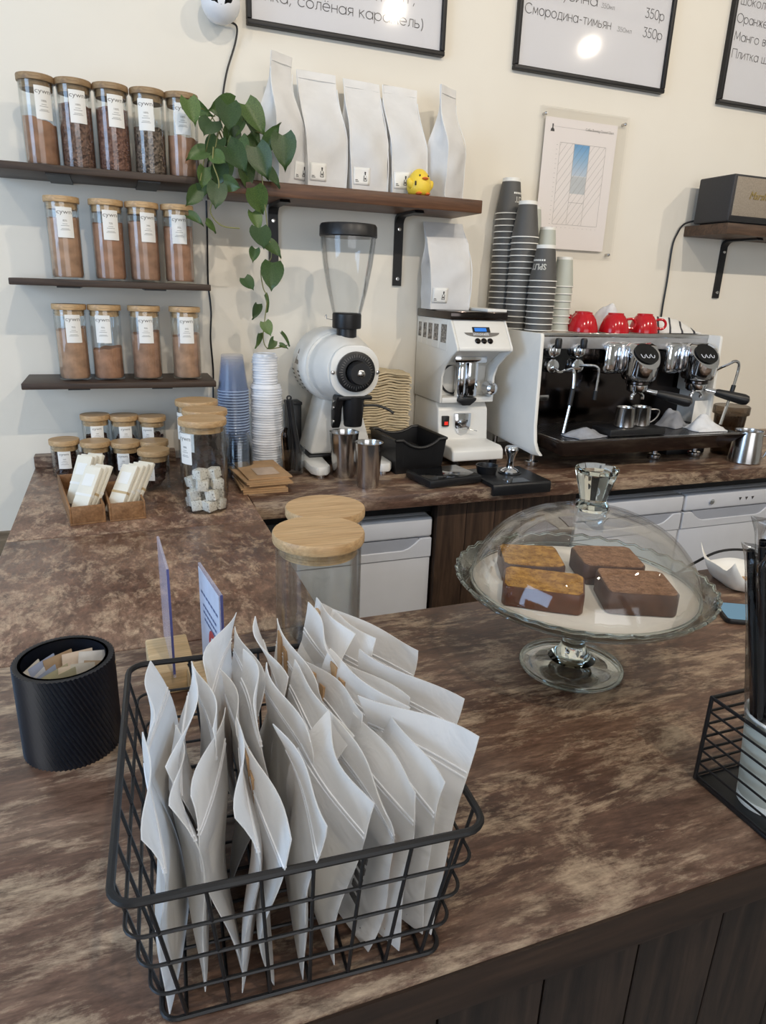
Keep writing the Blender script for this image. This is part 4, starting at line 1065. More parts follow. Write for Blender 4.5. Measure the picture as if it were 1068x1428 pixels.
for sx in (-0.07, 0.07):
    for y in (-0.05, 0.2):
        MB().lathe([(0, 0), (0.012, 0), (0.014, 0.022), (0, 0.022)], 14).build('rubber_foot', M_black, e).location = (sx, y, 0)
MB().box(-hw-0.002, hw+0.002, -0.012, 0.252, 0.463, 0.4885).build('top_tray', M_dsteel, e, bevel=0.003)
# slanted front with display
SL = at(0, (-0.005-0.064)/2-0.0005, (0.463+0.382)/2) @ RX(math.atan2(0.081, 0.059)-0.0)
def on_slant(mb, off): return mb.xf(SL @ at(0, 0, off))
on_slant(MB().prism([(p[0], p[1]+0.015) for p in rrect(0.062, 0.019, 0.001, 2)], 'Z', 0, 0.0008), 0.0002).build('display_window', M_black, e, smooth=0)
on_slant(MB().prism([(p[0]-0.003, p[1]+0.0145) for p in rrect(0.042, 0.0125, 0.001, 2)], 'Z', 0, 0.0006), 0.0011).build('blue_display', M_bluescreen, e, smooth=0)
M_badge = plain('badge_grey', (128, 124, 118), 0.35, 0.3)
cres = [(-0.062, 0.004), (0.062, 0.004)]+[(0.062*math.cos(PI*k/12), 0.004-0.016*math.sin(PI*k/12)) for k in range(1, 12)]
cb = on_slant(MB().prism(cres, 'Z', 0, 0.0012), 0.0002).build('badge_crescent', M_badge, e, smooth=0)
tx = text('simonelli', 0.016, M_whitep, cb, SL @ at(-0.034, -0.0062, 0.0016), depth=0.0002)
for k in range(3):
    on_slant(MB().lathe([(0, 0.005), (0.007, 0.0048), (0.009, 0.003), (0.0098, 0)], 18), 0.0005).build('button', M_dsteel, e).matrix_local = at(*(SL.to_3x3() @ Vector((-0.022+0.022*k, -0.026, 0))))
# burr chamber
MB().lathe([(0, 0.0), (0.019, 0.0), (0.02, 0.002), (0.02, 0.125), (0.018, 0.128), (0, 0.128)], 28, c=(-0.018, 0.055, 0.212)).build('chrome_column', M_chrome, e)
MB().box(0.0, 0.036, 0.035, 0.085, 0.214, 0.335).build('chrome_column', M_chrome, e, bevel=0.005)
MB().box(-0.06, 0.06, 0.02, 0.085, 0.325, 0.352).build('feed_block', M_chrome, e, bevel=0.008)
MB().lathe([(0.046, -0.002), (0.052, -0.002), (0.052, 0.006), (0.046, 0.006)], 36, c=(-0.03, 0.084, 0.268), M=RX(PI/2)).build('burr_ring', M_black, e)
MB().prism([(-0.038, 0.212), (0.03, 0.212), (0.03, 0.203), (0.008, 0.186), (-0.02, 0.186), (-0.038, 0.2)], 'Y', 0.022, 0.05).build('outlet', M_black, e, bevel=0.003)
MB().lathe([(0, 0.0), (0.022, 0.0), (0.023, 0.006), (0.018, 0.03), (0.02, 0.038), (0.013, 0.045), (0, 0.046)], 20, M=RX(PI/2)).build('adjust_knob', M_chrome, e).location = (0.078, 0.045, 0.243)
sh_ = [(-0.03, 0.158), (0.03, 0.158), (0.03, 0.115), (0.018, 0.09), (0, 0.082), (-0.018, 0.09), (-0.03, 0.115)]
MB().prism([(p[0]-0.008, p[1]) for p in sh_], 'Y', 0.036, 0.052).build('shield_plate', M_chrome, e, bevel=0.003)
MB().lathe([(0, 0.008), (0.012, 0.006), (0.013, 0)], 20, M=RX(PI/2)).build('emblem', M_steel, e).location = (-0.008, 0.036, 0.128)
MB().tube(smoothpath([(-0.012, 0.03, 0.106), (0.02, 0.02, 0.104), (0.04, 0.022, 0.099)], 5), 0.0015, 6).build('wire_fork', M_steel, e)
sw = MB().box(-0.083, -0.059, 0.036, 0.05, 0.115, 0.15).build('power_switch', M_black, e, bevel=0.002)
MB().box(-0.077, -0.065, 0.033, 0.037, 0.121, 0.132).build('switch_lamp', M_redlamp, sw, smooth=0)
# five little photographs stuck on its left side
def photomat(k):
    mt, nt, out = newmat('photo_print_%d' % k)
    v = mapping(nt); n = noise(nt, v, 60+20*k, 4, 0.6, 0.5)
    c = ramp(nt, n, [(0.4, (60, 56, 54)), (0.55, (150, 142, 132)), (0.7, (214, 210, 204))]); princ(nt, out, c, 0.4); return mt
for k, (y0, y1, z0, z1) in enumerate([(2.205, 2.238, 1.296, 1.372), (2.163, 2.198, 1.294, 1.372), (2.118, 2.158, 1.292, 1.372), (2.07, 2.113, 1.291, 1.372), (2.008, 2.058, 1.288, 1.374)]):
    t = thing('photo_card', 'small white bordered photo on the grinder side, %s from the front' % ['fifth', 'fourth', 'third', 'second', 'first'][k], 'photo', (0.9825, (y0+y1)/2, z0), 0, 'photos on the grinder side')
    d = (y1-y0)/2; h = z1-z0
    MB().box(-0.0008, 0.0005, -d, d, 0, h).build('card', M_card, t, smooth=0)
    MB().box(-0.0012, -0.0007, -d+0.005, d-0.005, 0.022, h-0.007).build('picture', photomat(k), t, smooth=0)
t = tag(MB().box(1.115, 1.186, 2.0, 2.2, 1.4092, 1.4175).build('folded_paper', M_card, bevel=0.001), 'folded white paper lying on top of the tall grinder beside the bag', 'paper')

# ------------------------------------------------------------------ espresso machine
E0 = Vector((1.63, 2.0, ZC))
em = thing('espresso_machine', 'two-group espresso machine with white side panels and chrome group heads', 'coffee machine', E0)
def B(x0, x1, y0, y1, z0, z1): return MB().box(x0-E0.x, x1-E0.x, y0-E0.y, y1-E0.y, z0-ZC, z1-ZC)
def pt(x, y, z): return Vector((x, y, z))-E0
pan = [(2.2, 1.352), (1.888, 1.352), (1.884, 1.345), (1.872, 1.06), (1.862, 1.01), (1.845, 0.985), (1.82, 0.972), (1.87, 0.966), (2.2, 0.985)]
for x0, x1 in ((1.248, 1.262), (1.985, 1.999)):
    MB().prism([(p[0]-E0.y, p[1]-ZC) for p in pan], 'X', x0-E0.x, x1-E0.x).build('side_panel', M_white, em, bevel=0.004)
B(1.262, 1.985, 2.03, 2.2, 0.985, 1.24).build('backsplash', M_dsteel, em)
B(1.262, 1.985, 1.985, 2.2, 1.24, 1.33).build('upper_body', M_dsteel, em, bevel=0.004)
B(1.262, 1.985, 1.94, 2.2, 1.333, 1.345).build('cup_tray', M_steel, em, bevel=0.003)
M_fascia = plain('satin_fascia', (176, 176, 178), 0.35, 0.6)
B(1.262, 1.985, 1.937, 1.99, 1.30, 1.345).build('fascia', M_fascia, em, bevel=0.004)
B(1.262, 1.46, 1.944, 1.99, 1.225, 1.30).build('valve_panel', M_blackg, em)
B(1.262, 1.985, 1.936, 1.942, 1.338, 1.352).build('tray_rail', M_steel, em, bevel=0.002)
B(1.262, 1.985, 2.19, 2.2, 1.34, 1.352).build('tray_rail', M_steel, em, bevel=0.002)
# drip tray: tapered box with dark glossy front
def P8(x0, x1, y0, z, X0, X1, Y0, Z_):
    v = [(x0, y0, z), (x1, y0, z), (x1, 2.03, z), (x0, 2.03, z), (X0, Y0, Z_), (X1, Y0, Z_), (X1, 2.03, Z_), (X0, 2.03, Z_)]
    return MB().add([Vector(p)-E0 for p in v], [(3, 2, 1, 0), (4, 5, 6, 7), (0, 1, 5, 4), (1, 2, 6, 5), (2, 3, 7, 6), (3, 0, 4, 7)])
M_trayfront = plain('tray_front_dark', (40, 30, 26), 0.12, 0, 0.1)
P8(1.315, 1.982, 1.785, 0.975, 1.275, 2.04, 1.745, 1.030).build('drip_tray', M_trayfront, em, bevel=0.003)
gr = B(1.285, 2.02, 1.758, 2.028, 1.030, 1.033).build('tray_plate', M_steel, em)
sl = MB()
for k in range(60):
    x = 1.292+k*0.0121
    sl.add([pt(x, 1.77, 1.0334), pt(x+0.006, 1.77, 1.0334), pt(x+0.006, 2.02, 1.0334), pt(x, 2.02, 1.0334)], [(0, 1, 2, 3)])
sl.build('tray_slots', M_black, gr, smooth=0, kind='stuff')
for x, y in ((1.272, 1.90), (1.775, 1.885), (1.272, 2.15), (1.96, 2.15), (1.96, 1.885)):
    MB().lathe([(0, 0), (0.021, 0), (0.023, 0.004), (0.023, 0.016), (0.02, 0.019), (0.010, 0.02), (0.010, 0.056), (0, 0.056)], 24).build('foot', M_steel, em).location = pt(x, y, ZC)
# group heads
for gi, gx in enumerate((1.655, 1.915)):
    gy = 1.888
    hd = MB().lathe([(0, 0.0), (0.05, 0.0), (0.055, 0.006), (0.058, 0.02), (0.061, 0.075), (0.062, 0.09), (0.058, 0.112), (0.045, 0.122), (0, 0.126)], 40)
    # slanted top face: cut by a plane sloping down to the front
    hd.v = [(p[0], p[1], min(p[2], 0.112+p[1]*1.15)) for p in hd.v]
    o = hd.build('group_head', M_chrome, em, smooth=45); o.location = pt(gx, gy, 1.203)
    D = at(0, -0.0225, 0.0885) @ RX(math.atan(1.15))
    ov = [(0.047*math.cos(2*PI*k/28), 0.040*math.sin(2*PI*k/28)) for k in range(28)]
    MB().prism(ov, 'Z', 0, 0.003).xf(D).build('display_glass', M_blackg, o)
    arcs = MB()
    for q in (-0.02, 0.0, 0.02):
        arcs.tube(smoothpath([(q-0.008, -0.004, 0.004), (q-0.005, -0.016, 0.004), (q+0.003, -0.018, 0.004), (q+0.007, -0.008, 0.004)], 4), 0.0011, 5)
    arcs.xf(D).build('display_marks', M_whitep, o)
    for dx, w2 in ((-0.088, 0.034), (-0.03, 0.036), (0.0, 0.045)):
        B(gx+dx-w2, gx+dx+w2, 1.912+0.004*(dx == 0), 2.0, 1.218, 1.325).build('group_neck', M_chrome, em, bevel=0.018, seg=4)
    MB().lathe([(0, 0.0), (0.034, 0.0), (0.04, 0.004), (0.04, 0.012), (0.036, 0.02), (0, 0.02)], 32).build('group_ring', M_dsteel, em).location = pt(gx, gy, 1.186)
    pf = MB().lathe([(0, 0), (0.026, 0.0), (0.033, 0.005), (0.035, 0.02), (0.035, 0.026), (0, 0.026)], 32).build('portafilter', M_chrome, em); pf.location = pt(gx, gy, 1.162)
    ha = math.radians(-33)
    dv = Vector((math.cos(ha), math.sin(ha), -0.20))
    pts = [dv*s for s in (0.033, 0.05, 0.066, 0.075, 0.10, 0.135, 0.165, 0.178, 0.184)]
    MB().tube([p+Vector((0, 0, 0.012)) for p in pts], [0.007, 0.008, 0.010, 0.0135, 0.0155, 0.018, 0.0195, 0.016, 0.006], 16).build('handle', M_black, pf)
    MB().tube([p*1.0+Vector((0, 0, 0.012)) for p in pts[:3]], [0.009, 0.0095, 0.011], 16).build('handle_ferrule', M_chrome, pf)
    for sx in (-1, 1):
        MB().tube(smoothpath([(0, 0, 0.004), (sx*0.012, -0.006, -0.002), (sx*0.022, -0.008, -0.012), (sx*0.023, -0.008, -0.024)], 5), 0.0062, 10).build('spout', M_chrome, pf)
# valve knobs with levers on the left of the groups
for (x, z, lever) in ((1.332, 1.296, 1), (1.43, 1.296, 1), (1.332, 1.246, 0), (1.43, 1.246, 0)):
    kb = MB().lathe([(0, 0.0), (0.021, 0.0), (0.023, 0.003), (0.023, 0.02), (0.020, 0.024), (0.012, 0.026), (0, 0.026)], 26, M=RX(PI/2)).build('valve_knob', M_chrome, em)
    kb.location = pt(x, 1.944, z)
    if lever:
        MB().box(-0.009, 0.009, -0.04, -0.024, -0.012, 0.012).build('lever_clamp', M_chrome, kb, bevel=0.003)
        MB().lathe([(0, 0.0), (0.010, 0.0), (0.0115, 0.004), (0.0115, 0.026), (0.009, 0.032), (0, 0.034)], 18).build('lever_grip', M_black, kb).location = (0, -0.036, 0.008)
def wand(pts, grip, r=0.0052):
    P = smoothpath([pt(*p) for p in pts], 7)
    o = MB().tube(P, r, 10).build('steam_wand', M_chrome, em)
    MB().tube([pt(*p) for p in grip], 0.0078, 12).build('wand_grip', M_black, o)
wand([(1.332, 1.925, 1.246), (1.334, 1.89, 1.232), (1.345, 1.862, 1.24), (1.358, 1.85, 1.243), (1.362, 1.845, 1.215), (1.358, 1.84, 1.16), (1.338, 1.835, 1.042)], [(1.3605, 1.842, 1.185), (1.353, 1.839, 1.13)])
wand([(1.43, 1.925, 1.247), (1.45, 1.90, 1.25), (1.474, 1.885, 1.247), (1.482, 1.88, 1.225), (1.478, 1.88, 1.14)], [(1.4795, 1.88, 1.17), (1.478, 1.88, 1.14)])
wand([(1.955, 1.97, 1.262), (1.972, 1.90, 1.228), (2.0, 1.86, 1.25), (2.03, 1.845, 1.268), (2.046, 1.84, 1.256), (2.043, 1.84, 1.20), (2.013, 1.84, 1.045)], [(2.041, 1.84, 1.186), (2.033, 1.84, 1.138)])
B(1.955, 1.984, 1.93, 2.02, 1.15, 1.30).build('valve_box', M_white, em, bevel=0.006)
B(1.30, 1.40, 2.027, 2.031, 1.115, 1.135).build('badge', M_steel, em, bevel=0.001)

# things on the drip tray
t = tag(MB().box(1.478, 1.705, 1.775, 1.875, 1.0345, 1.0575).build('scale_pad', M_black, bevel=0.004), 'flat black scale on the drip tray under two steel cups', 'scale')
def steelcup(label, loc, r0, r1, h, handle=None, name='steel_cup', cat='cup', mat=None, group=None):
    t = thing(name, label, cat, loc, 0, group); e_ = 0.001
    MB().lathe([(0, 0), (r0*0.94, 0), (r0, 0.003), (r1*0.99, h-0.002), (r1*1.03, h), (r1*0.98, h), (r1-0.0022, h-0.004), (r0-0.0022, 0.005), (0, 0.004)], 32).build('body', mat or M_steel, t)
    if handle is not None:
        a = handle; c, s = math.cos(a), math.sin(a); rr = (r0+r1)/2
        pts = [(c*q, s*q, z) for q, z in ((r1*0.98, h*0.85), (r1+0.02, h*0.87), (r1+0.03, h*0.75), (r1+0.024, h*0.45), (r0+0.006, h*0.2), (r0*0.99, h*0.2))]
        MB().tube(smoothpath(pts, 4), 0.0032, 8).build('handle', mat or M_steel, t)
    return t
steelcup('small shiny steel cup on the black scale, the left one without visible handle', (1.565, 1.82, 1.0575), 0.034, 0.031, 0.066)
steelcup('small shiny steel milk jug with wire handle on the black scale', (1.640, 1.832, 1.0575), 0.033, 0.031, 0.064, math.radians(-20))
def cloth(name, label, c, sx, sy, hgt, seed, mat, rot=0.0, peaks=4):
    rnd = random.Random(seed); pk = [(rnd.uniform(0.2, 0.8), rnd.uniform(0.2, 0.8), rnd.uniform(0.16, 0.32), rnd.uniform(0.4, 1)) for _ in range(peaks)]
    ph = [rnd.uniform(0, 6) for _ in range(4)]
    def H(u, v):
        edge = (max(0, math.sin(PI*u))*max(0, math.sin(PI*v)))**0.45
        hh = sum(a*math.exp(-((u-x)**2+(v-y)**2)/(s*s)) for x, y, s, a in pk)
        return hgt*edge*(0.42+0.36*min(1.4, hh)+0.13*math.sin(9*u+ph[0]+4*v)+0.09*math.sin(13*v+ph[1]-5*u)+0.05*math.sin(27*u+19*v))
    def fn(top):
        def f(u, v):
            x = (u-0.5)*sx*(1+0.08*math.sin(7*v+ph[2])); y = (v-0.5)*sy*(1+0.08*math.sin(6*u+ph[3]))
            return Vector((x*math.cos(rot)-y*math.sin(rot)+c[0], x*math.sin(rot)+y*math.cos(rot)+c[1], c[2]+(max(0.003, H(u, v)) if top else 0.0)))
        return f
    m = MB().grid(fn(True), 22, 18); m.grid(fn(False), 22, 18)
    n = 23
    b2 = len(m.v)//2
    ring = [i for i in range(23)]+[j*23+22 for j in range(1, 19)]+[18*23+i for i in range(21, -1, -1)]+[j*23 for j in range(17, 0, -1)]
    for k in range(len(ring)):
        a, b = ring[k], ring[(k+1) % len(ring)]; m.f.append((a, b, b+b2, a+b2))
    return tag(m.build(name, mat, smooth=60), label, 'cloth')
cloth('cleaning_cloth', 'grey folded cloth on the left of the drip tray by the steam wand', (1.405, 1.815, 1.0345), 0.13, 0.09, 0.03, 3, M_gcloth, 0.2)
cloth('cleaning_cloth', 'grey rounded cloth in the middle of the drip tray behind the white one', (1.86, 1.91, 1.0345), 0.12, 0.08, 0.06, 8, M_gcloth, 0.4, 5)
cloth('cleaning_cloth', 'white crumpled cloth on the right of the drip tray', (1.925, 1.82, 1.0345), 0.13, 0.08, 0.05, 12, M_cloth, -0.1, 5)
tag(MB().box(1.925, 1.985, 1.888, 1.8895, 1.0345, 1.125).build('receipt', M_card, smooth=0), 'white paper receipt standing behind the white crumpled cloth', 'paper')
def stripes():
    mt, nt, out = newmat('striped_towel')
    v = mapping(nt, (1, 1, 1), (0, 0, 0.5)); w = nt.nodes.new('ShaderNodeTexWave'); w.inputs['Scale'].default_value = 6.5; w.inputs['Distortion'].default_value = 1.2
    nt.links.new(v, w.inputs['Vector'])
    c = ramp(nt, w.outputs['Fac'], [(0.0, (60, 60, 66)), (0.05, (70, 70, 74)), (0.09, (228, 226, 222)), (1.0, (232, 230, 226))]); princ(nt, out, c, 0.9, 0, bump(nt, noise(nt, v, 90, 3), 0.3, 0.002)); return mt
cloth('striped_towel', 'white towel with thin dark stripes piled on the coffee machine behind the red cups', (1.868, 2.07, 1.3525), 0.27, 0.16, 0.058, 5, stripes(), -0.05, 6)
cloth('kitchen_cloth', 'white cloth bunched high on the coffee machine between red cups and towel', (1.665, 2.105, 1.3525), 0.14, 0.12, 0.085, 17, M_cloth, 0.3, 4)

# red cups, upside down
def redcup(label, loc, ha, sc=1.0):
    t = thing('red_cup', label, 'cup', loc, 0, 'red cups on the coffee machine')
    MB().lathe([(r*sc, z*sc) for r, z in ((0.0475, 0.0), (0.05, 0.0), (0.05, 0.004), (0.047, 0.02), (0.040, 0.042), (0.030, 0.056), (0.027, 0.058), (0.026, 0.064), (0.022, 0.064), (0.021, 0.059), (0, 0.058), (0, 0.054), (0.028, 0.052), (0.038, 0.04), (0.0445, 0.02))], 36).build('body', M_red, t)
    c, s = math.cos(ha), math.sin(ha)
    pts = [(c*q*sc, s*q*sc, z*sc) for q, z in ((0.046, 0.018), (0.062, 0.014), (0.074, 0.022), (0.074, 0.036), (0.062, 0.046), (0.042, 0.044))]
    MB().tube(smoothpath(pts, 5), 0.0045*sc, 8).build('handle', M_red, t)
    return t
redcup('red cup upside down beside the grey cup stack, handle raised at its left', (1.487, 2.00, 1.3525), math.radians(150))
redcup('red cup upside down, middle of the front three on the machine', (1.605, 1.985, 1.3525), math.radians(-12))
redcup('red cup upside down with its handle towards the striped towel', (1.742, 2.0, 1.3525), math.radians(-25))
redcup('red cup upside down, half hidden behind the middle red cup', (1.545, 2.09, 1.3525), math.radians(100))

# ------------------------------------------------------------------ paper cup stacks
def papercup(r_rim, r_base, h, mat, label, loc, group, band=0.008):
    t = thing('paper_cup', label, 'cup', loc, 0, group); th = 0.0007
    # upside down: rim at z=0, base at z=h
    MB().lathe([(r_rim*0.995, 0.003), (r_base, h-band), (r_base-th, h-band), (r_rim*0.97-th, 0.003)], 30).build('sleeve', mat, t)
    MB().lathe([(r_base*1.001, h-band), (r_base*0.985, h), (r_base*0.88, h), (r_base*0.86, h-0.006), (0, h-0.006)], 30).build('base_band', M_rim, t)
    MB().lathe([(r_rim+0.0015*math.cos(a), 0.002+0.0019*math.sin(a)) for a in [2*PI*k/8 for k in range(9)]], 30).build('rolled_rim', M_rim, t)
    return t
def stack(x, y, z, n, pitch, proto, gname, desc):
    for k in range(n):
        lb = desc[0] if k == n-1 else desc[1] % nth(n-k)
        c = dup(proto, (x, y, z+k*pitch), random.uniform(0, 6), lb, gname)
    return c
ZM = 1.3525
pd = papercup(0.045, 0.0305, 0.112, M_cupdark, 'x', (1.3, 2.2, ZM), 'g', 0.011)
pg = papercup(0.0365, 0.026, 0.094, M_cupgrey, 'x', (1.3, 2.2, ZM), 'g')
tops = []
for (x, y, n, nm) in ((1.284, 2.21, 20, 'tallest'), (1.299, 2.117, 16, 'second tallest'), (1.326, 2.026, 9, 'front')):
    tops.append(stack(x, y, ZM, n, 0.0194, pd, 'dark paper cups in the %s stack' % nm, ('topmost dark grey paper cup of the %s dark stack' % nm, 'dark grey paper cup, %%s from the top in the %s dark stack' % nm)))
for (x, y, n, nm) in ((1.378, 2.208, 14, 'hindmost'), (1.385, 2.118, 11, 'middle'), (1.412, 2.04, 7, 'front')):
    stack(x, y, ZM, n, 0.0235, pg, 'sage paper cups in the %s pale stack' % nm, ('topmost pale sage paper cup of the %s pale stack' % nm, 'pale sage paper cup, %%s from the top in the %s pale stack' % nm))
def remove_tree(o):
    for c in list(o.children): remove_tree(c)
    bpy.data.objects.remove(o)
remove_tree(pd); remove_tree(pg)
# white print on the dark cups, upside down like the cups themselves
slope = (0.045-0.0305)/0.104
for o, ang, body, small_ in ((tops[2], -62, 'SPLIT', 'GOOD TASTE'), (tops[0], 34, 'SPLIT', 'GOOD TASTE')):
    o.rotation_euler = (0, 0, 0)
    a0 = math.radians(ang)
    for bd, sz, zc in ((body, 0.025, 0.053), (small_, 0.0105, 0.080)):
        if bd != body: continue
        tx = text(bd, sz, M_rim, o, Matrix(), align='CENTER', depth=0.0001, width=0.85, weight=0.0008)
        for v in tx.data.vertices:
            x, z = -v.co.x, zc-v.co.y       # rotate the word by half a turn
            r = 0.045-slope*z+0.0006; q = x/0.036+a0
            v.co = (math.sin(q)*r, -math.cos(q)*r, z)
    bars = MB()
    for i in range(7):
        q0 = a0+0.55-0.2*i; q1 = q0-0.14
        for (za, zb) in ((0.062, 0.0675),):
            bars.add([(math.sin(q)*(0.0456-slope*z), -math.cos(q)*(0.0456-slope*z), z) for q, z in ((q0, za), (q1, za), (q1, zb), (q0, zb))], [(0, 1, 2, 3)])
    bars.build('small_print', M_rim, o, smooth=0)

# ------------------------------------------------------------------ clear cups, lids on the left of the back counter
t = thing('plastic_cup', 'x', 'cup', (0.318, 2.085, ZC))
MB().lathe([(0.0455, 0.0), (0.047, 0.0015), (0.0455, 0.003), (0.0325, 0.104), (0.031, 0.107), (0, 0.107), (0, 0.1062), (0.0305, 0.1062), (0.0318, 0.1035), (0.0445, 0.003)], 28).build('cup_wall', M_blue, t)
MB().lathe([(0.0462+0.0014*math.cos(2*PI*k/6), 0.002+0.0016*math.sin(2*PI*k/6)) for k in range(7)], 28).build('rim', M_bluerim, t)
for k in range(30):
    c = dup(t, (0.318, 2.085, ZC+k*0.0083), 0, 'clear bluish plastic cup, %s from the top of the upside-down cup tower' % nth(30-k) if k < 29 else 'topmost clear bluish plastic cup of the upside-down cup tower', 'clear cups in the tower')
remove_tree(t)
t = thing('cup_lid', 'x', 'lid', (0.415, 2.1, ZC))
MB().lathe([(0.044, 0.0), (0.0475, 0.0), (0.048, 0.003), (0.045, 0.006), (0.0435, 0.0125), (0.041, 0.0145), (0.039, 0.0125), (0.030, 0.0105), (0, 0.0105), (0, 0.0098), (0.03, 0.0098), (0.039, 0.0115), (0.0425, 0.011)], 30).build('lid_shell', M_whitep, t)
for k in range(33): dup(t, (0.418+0.0015*math.sin(k*1.7), 2.085+0.001*math.cos(k), ZC+k*0.0077), 0, 'white plastic coffee lid, %s from the bottom of the wide lid stack' % nth(k+1), 'wide white lids')
t2 = thing('cup_lid', 'x', 'lid', (0.415, 2.1, ZC))
MB().lathe([(0.0345, 0.0), (0.038, 0.0), (0.0385, 0.003), (0.036, 0.005), (0.0345, 0.011), (0.0325, 0.013), (0.031, 0.011), (0, 0.0095), (0, 0.009), (0.031, 0.010), (0.034, 0.009)], 30).build('lid_shell', M_whitep, t2)
for k in range(11): dup(t2, (0.415+0.0012*math.sin(k*2.1), 2.085, ZC+0.2614+k*0.0076), 0, 'smaller white plastic lid, %s above the wide lid stack' % nth(k+1), 'small white lids')
remove_tree(t); remove_tree(t2)
t = thing('dome_lid', 'x', 'lid', (0.3, 1.97, ZC))
MB().lathe([(0.040, 0.0), (0.0425, 0.001), (0.041, 0.005), (0.0385, 0.03), (0.034, 0.046), (0.026, 0.055), (0.012, 0.058), (0.012, 0.0573), (0.026, 0.0543), (0.033, 0.0455), (0.0375, 0.03), (0.040, 0.004)], 30).build('dome_shell', M_plastic, t)
for k in range(9): dup(t, (0.313, 1.985, ZC+k*0.0098), 0, 'clear plastic dome lid, %s from the top of the short pile' % nth(9-k) if k < 8 else 'topmost clear plastic dome lid beside the tall jars', 'clear dome lids')
remove_tree(t)

# kraft paper bags in a pile
rnd = random.Random(3)
kb = None
for k in range(7):
    b = MB()
    w2, l2 = 0.062, 0.098
    b.grid(lambda u, v: Vector(((u-0.5)*2*w2, (v-0.5)*2*l2, 0.0042+0.0012*math.sin(u*PI)*math.sin(v*PI))), 6, 8)
    b.grid(lambda u, v: Vector(((u-0.5)*2*w2, (v-0.5)*2*l2, 0.0)), 6, 8)
    for (a, c) in ((0, 6),): pass
    n0 = 63
    ring = list(range(7))+[j*7+6 for j in range(1, 9)]+[56+i for i in range(5, -1, -1)]+[j*7 for j in range(7, 0, -1)]
    for q in range(len(ring)):
        a, c = ring[q], ring[(q+1) % len(ring)]; b.f.append((a, c, c+n0, a+n0))
    t = thing('kraft_bag', 'flat brown kraft paper bag, %s from the bottom of the pile' % nth(k+1) if k < 6 else 'topmost brown kraft bag of the pile with a pale window', 'paper bag', (0.358+rnd.uniform(-0.008, 0.008), 1.895+rnd.uniform(-0.012, 0.006), ZC+k*0.0056), math.radians(rnd.uniform(-4, 8)), 'kraft bags in a pile')
    b.build('paper', M_kraft, t, smooth=40)
    if k < 6: MB().box(-w2, w2, -l2, -l2+0.018, 0.0048, 0.0053).build('folded_flap', M_kraft, t, smooth=0)
    if k == 6:
        MB().box(-0.03, 0.035, -0.07, 0.01, 0.0056, 0.0060).build('window', plain('glassine', (206, 178, 150), 0.25), t, smooth=0)
        t.location = (0.366, 1.915, ZC+k*0.0056)

# glass with tongs
t = thing('glass_tumbler', 'small clear glass tumbler holding the tongs on the back counter', 'glass', (0.474, 1.985, ZC))
MB().lathe([(0, 0), (0.031, 0), (0.033, 0.003), (0.0395, 0.082), (0.0375, 0.082), (0.031, 0.008), (0, 0.007)], 30).build('glass_wall', M_glass, t)
t = thing('serving_tongs', 'black silicone serving tongs standing in the glass tumbler', 'tongs', (0.474, 1.985, ZC+0.009))
MB().tube(smoothpath([(0.012, -0.01, 0.002), (0.016, -0.006, 0.06), (0.006, 0.0, 0.13), (-0.004, 0.004, 0.215)], 5), [0.012]*6+[0.009]*5+[0.008]*5, 10).build('tong_arm', M_black, t)
MB().tube(smoothpath([(0.001, 0.012, 0.002), (0.005, 0.012, 0.07), (0.0, 0.012, 0.14), (-0.01, 0.010, 0.215)], 5), [0.010]*6+[0.008]*5+[0.007]*5, 10).build('tong_arm', M_blackm, t)
MB().lathe([(0.004, -0.003), (0.008, -0.003), (0.008, 0.003), (0.004, 0.003)], 18, M=RX(PI/2)).build('hanging_ring', M_black, t).location = (-0.007, 0.007, 0.2205)
t = thing('cake_tongs', 'short dark metal tongs with steel rim leaning in the glass tumbler', 'tongs', (0.46, 1.982, ZC+0.009))
MB().tube(smoothpath([(0.0, 0.0, 0.002), (-0.006, -0.004, 0.06), (-0.010, -0.006, 0.11), (-0.007, -0.006, 0.135)], 5), [0.009]*5+[0.008]*6+[0.006]*5, 10).build('tong_arm', M_dsteel, t)
MB().tube(smoothpath([(-0.008, 0.012, 0.002), (-0.013, 0.008, 0.06), (-0.016, 0.004, 0.11), (-0.007, -0.004, 0.137)], 5), 0.004, 8).build('tong_arm', M_steel, t)
t = thing('black_caddy', 'small black caddy on the counter behind the lid stack and grinder', 'box', (0.53, 2.205, ZC))
m = MB()
m.box(-0.022, 0.022, -0.03, 0.03, 0, 0.18); m.build('body', M_black, t, bevel=0.004)
MB().box(-0.024, 0.024, -0.032, 0.032, 0.176, 0.186).build('rim', M_black, t, bevel=0.002)

steelcup('steel mixing cup standing under the bulk grinder spout, the rear one', (0.617, 1.918, ZC), 0.0335, 0.0445, 0.138)
steelcup('steel mixing cup in front of the bulk grinder, near the black bin', (0.650, 1.79, ZC), 0.031, 0.0405, 0.132)

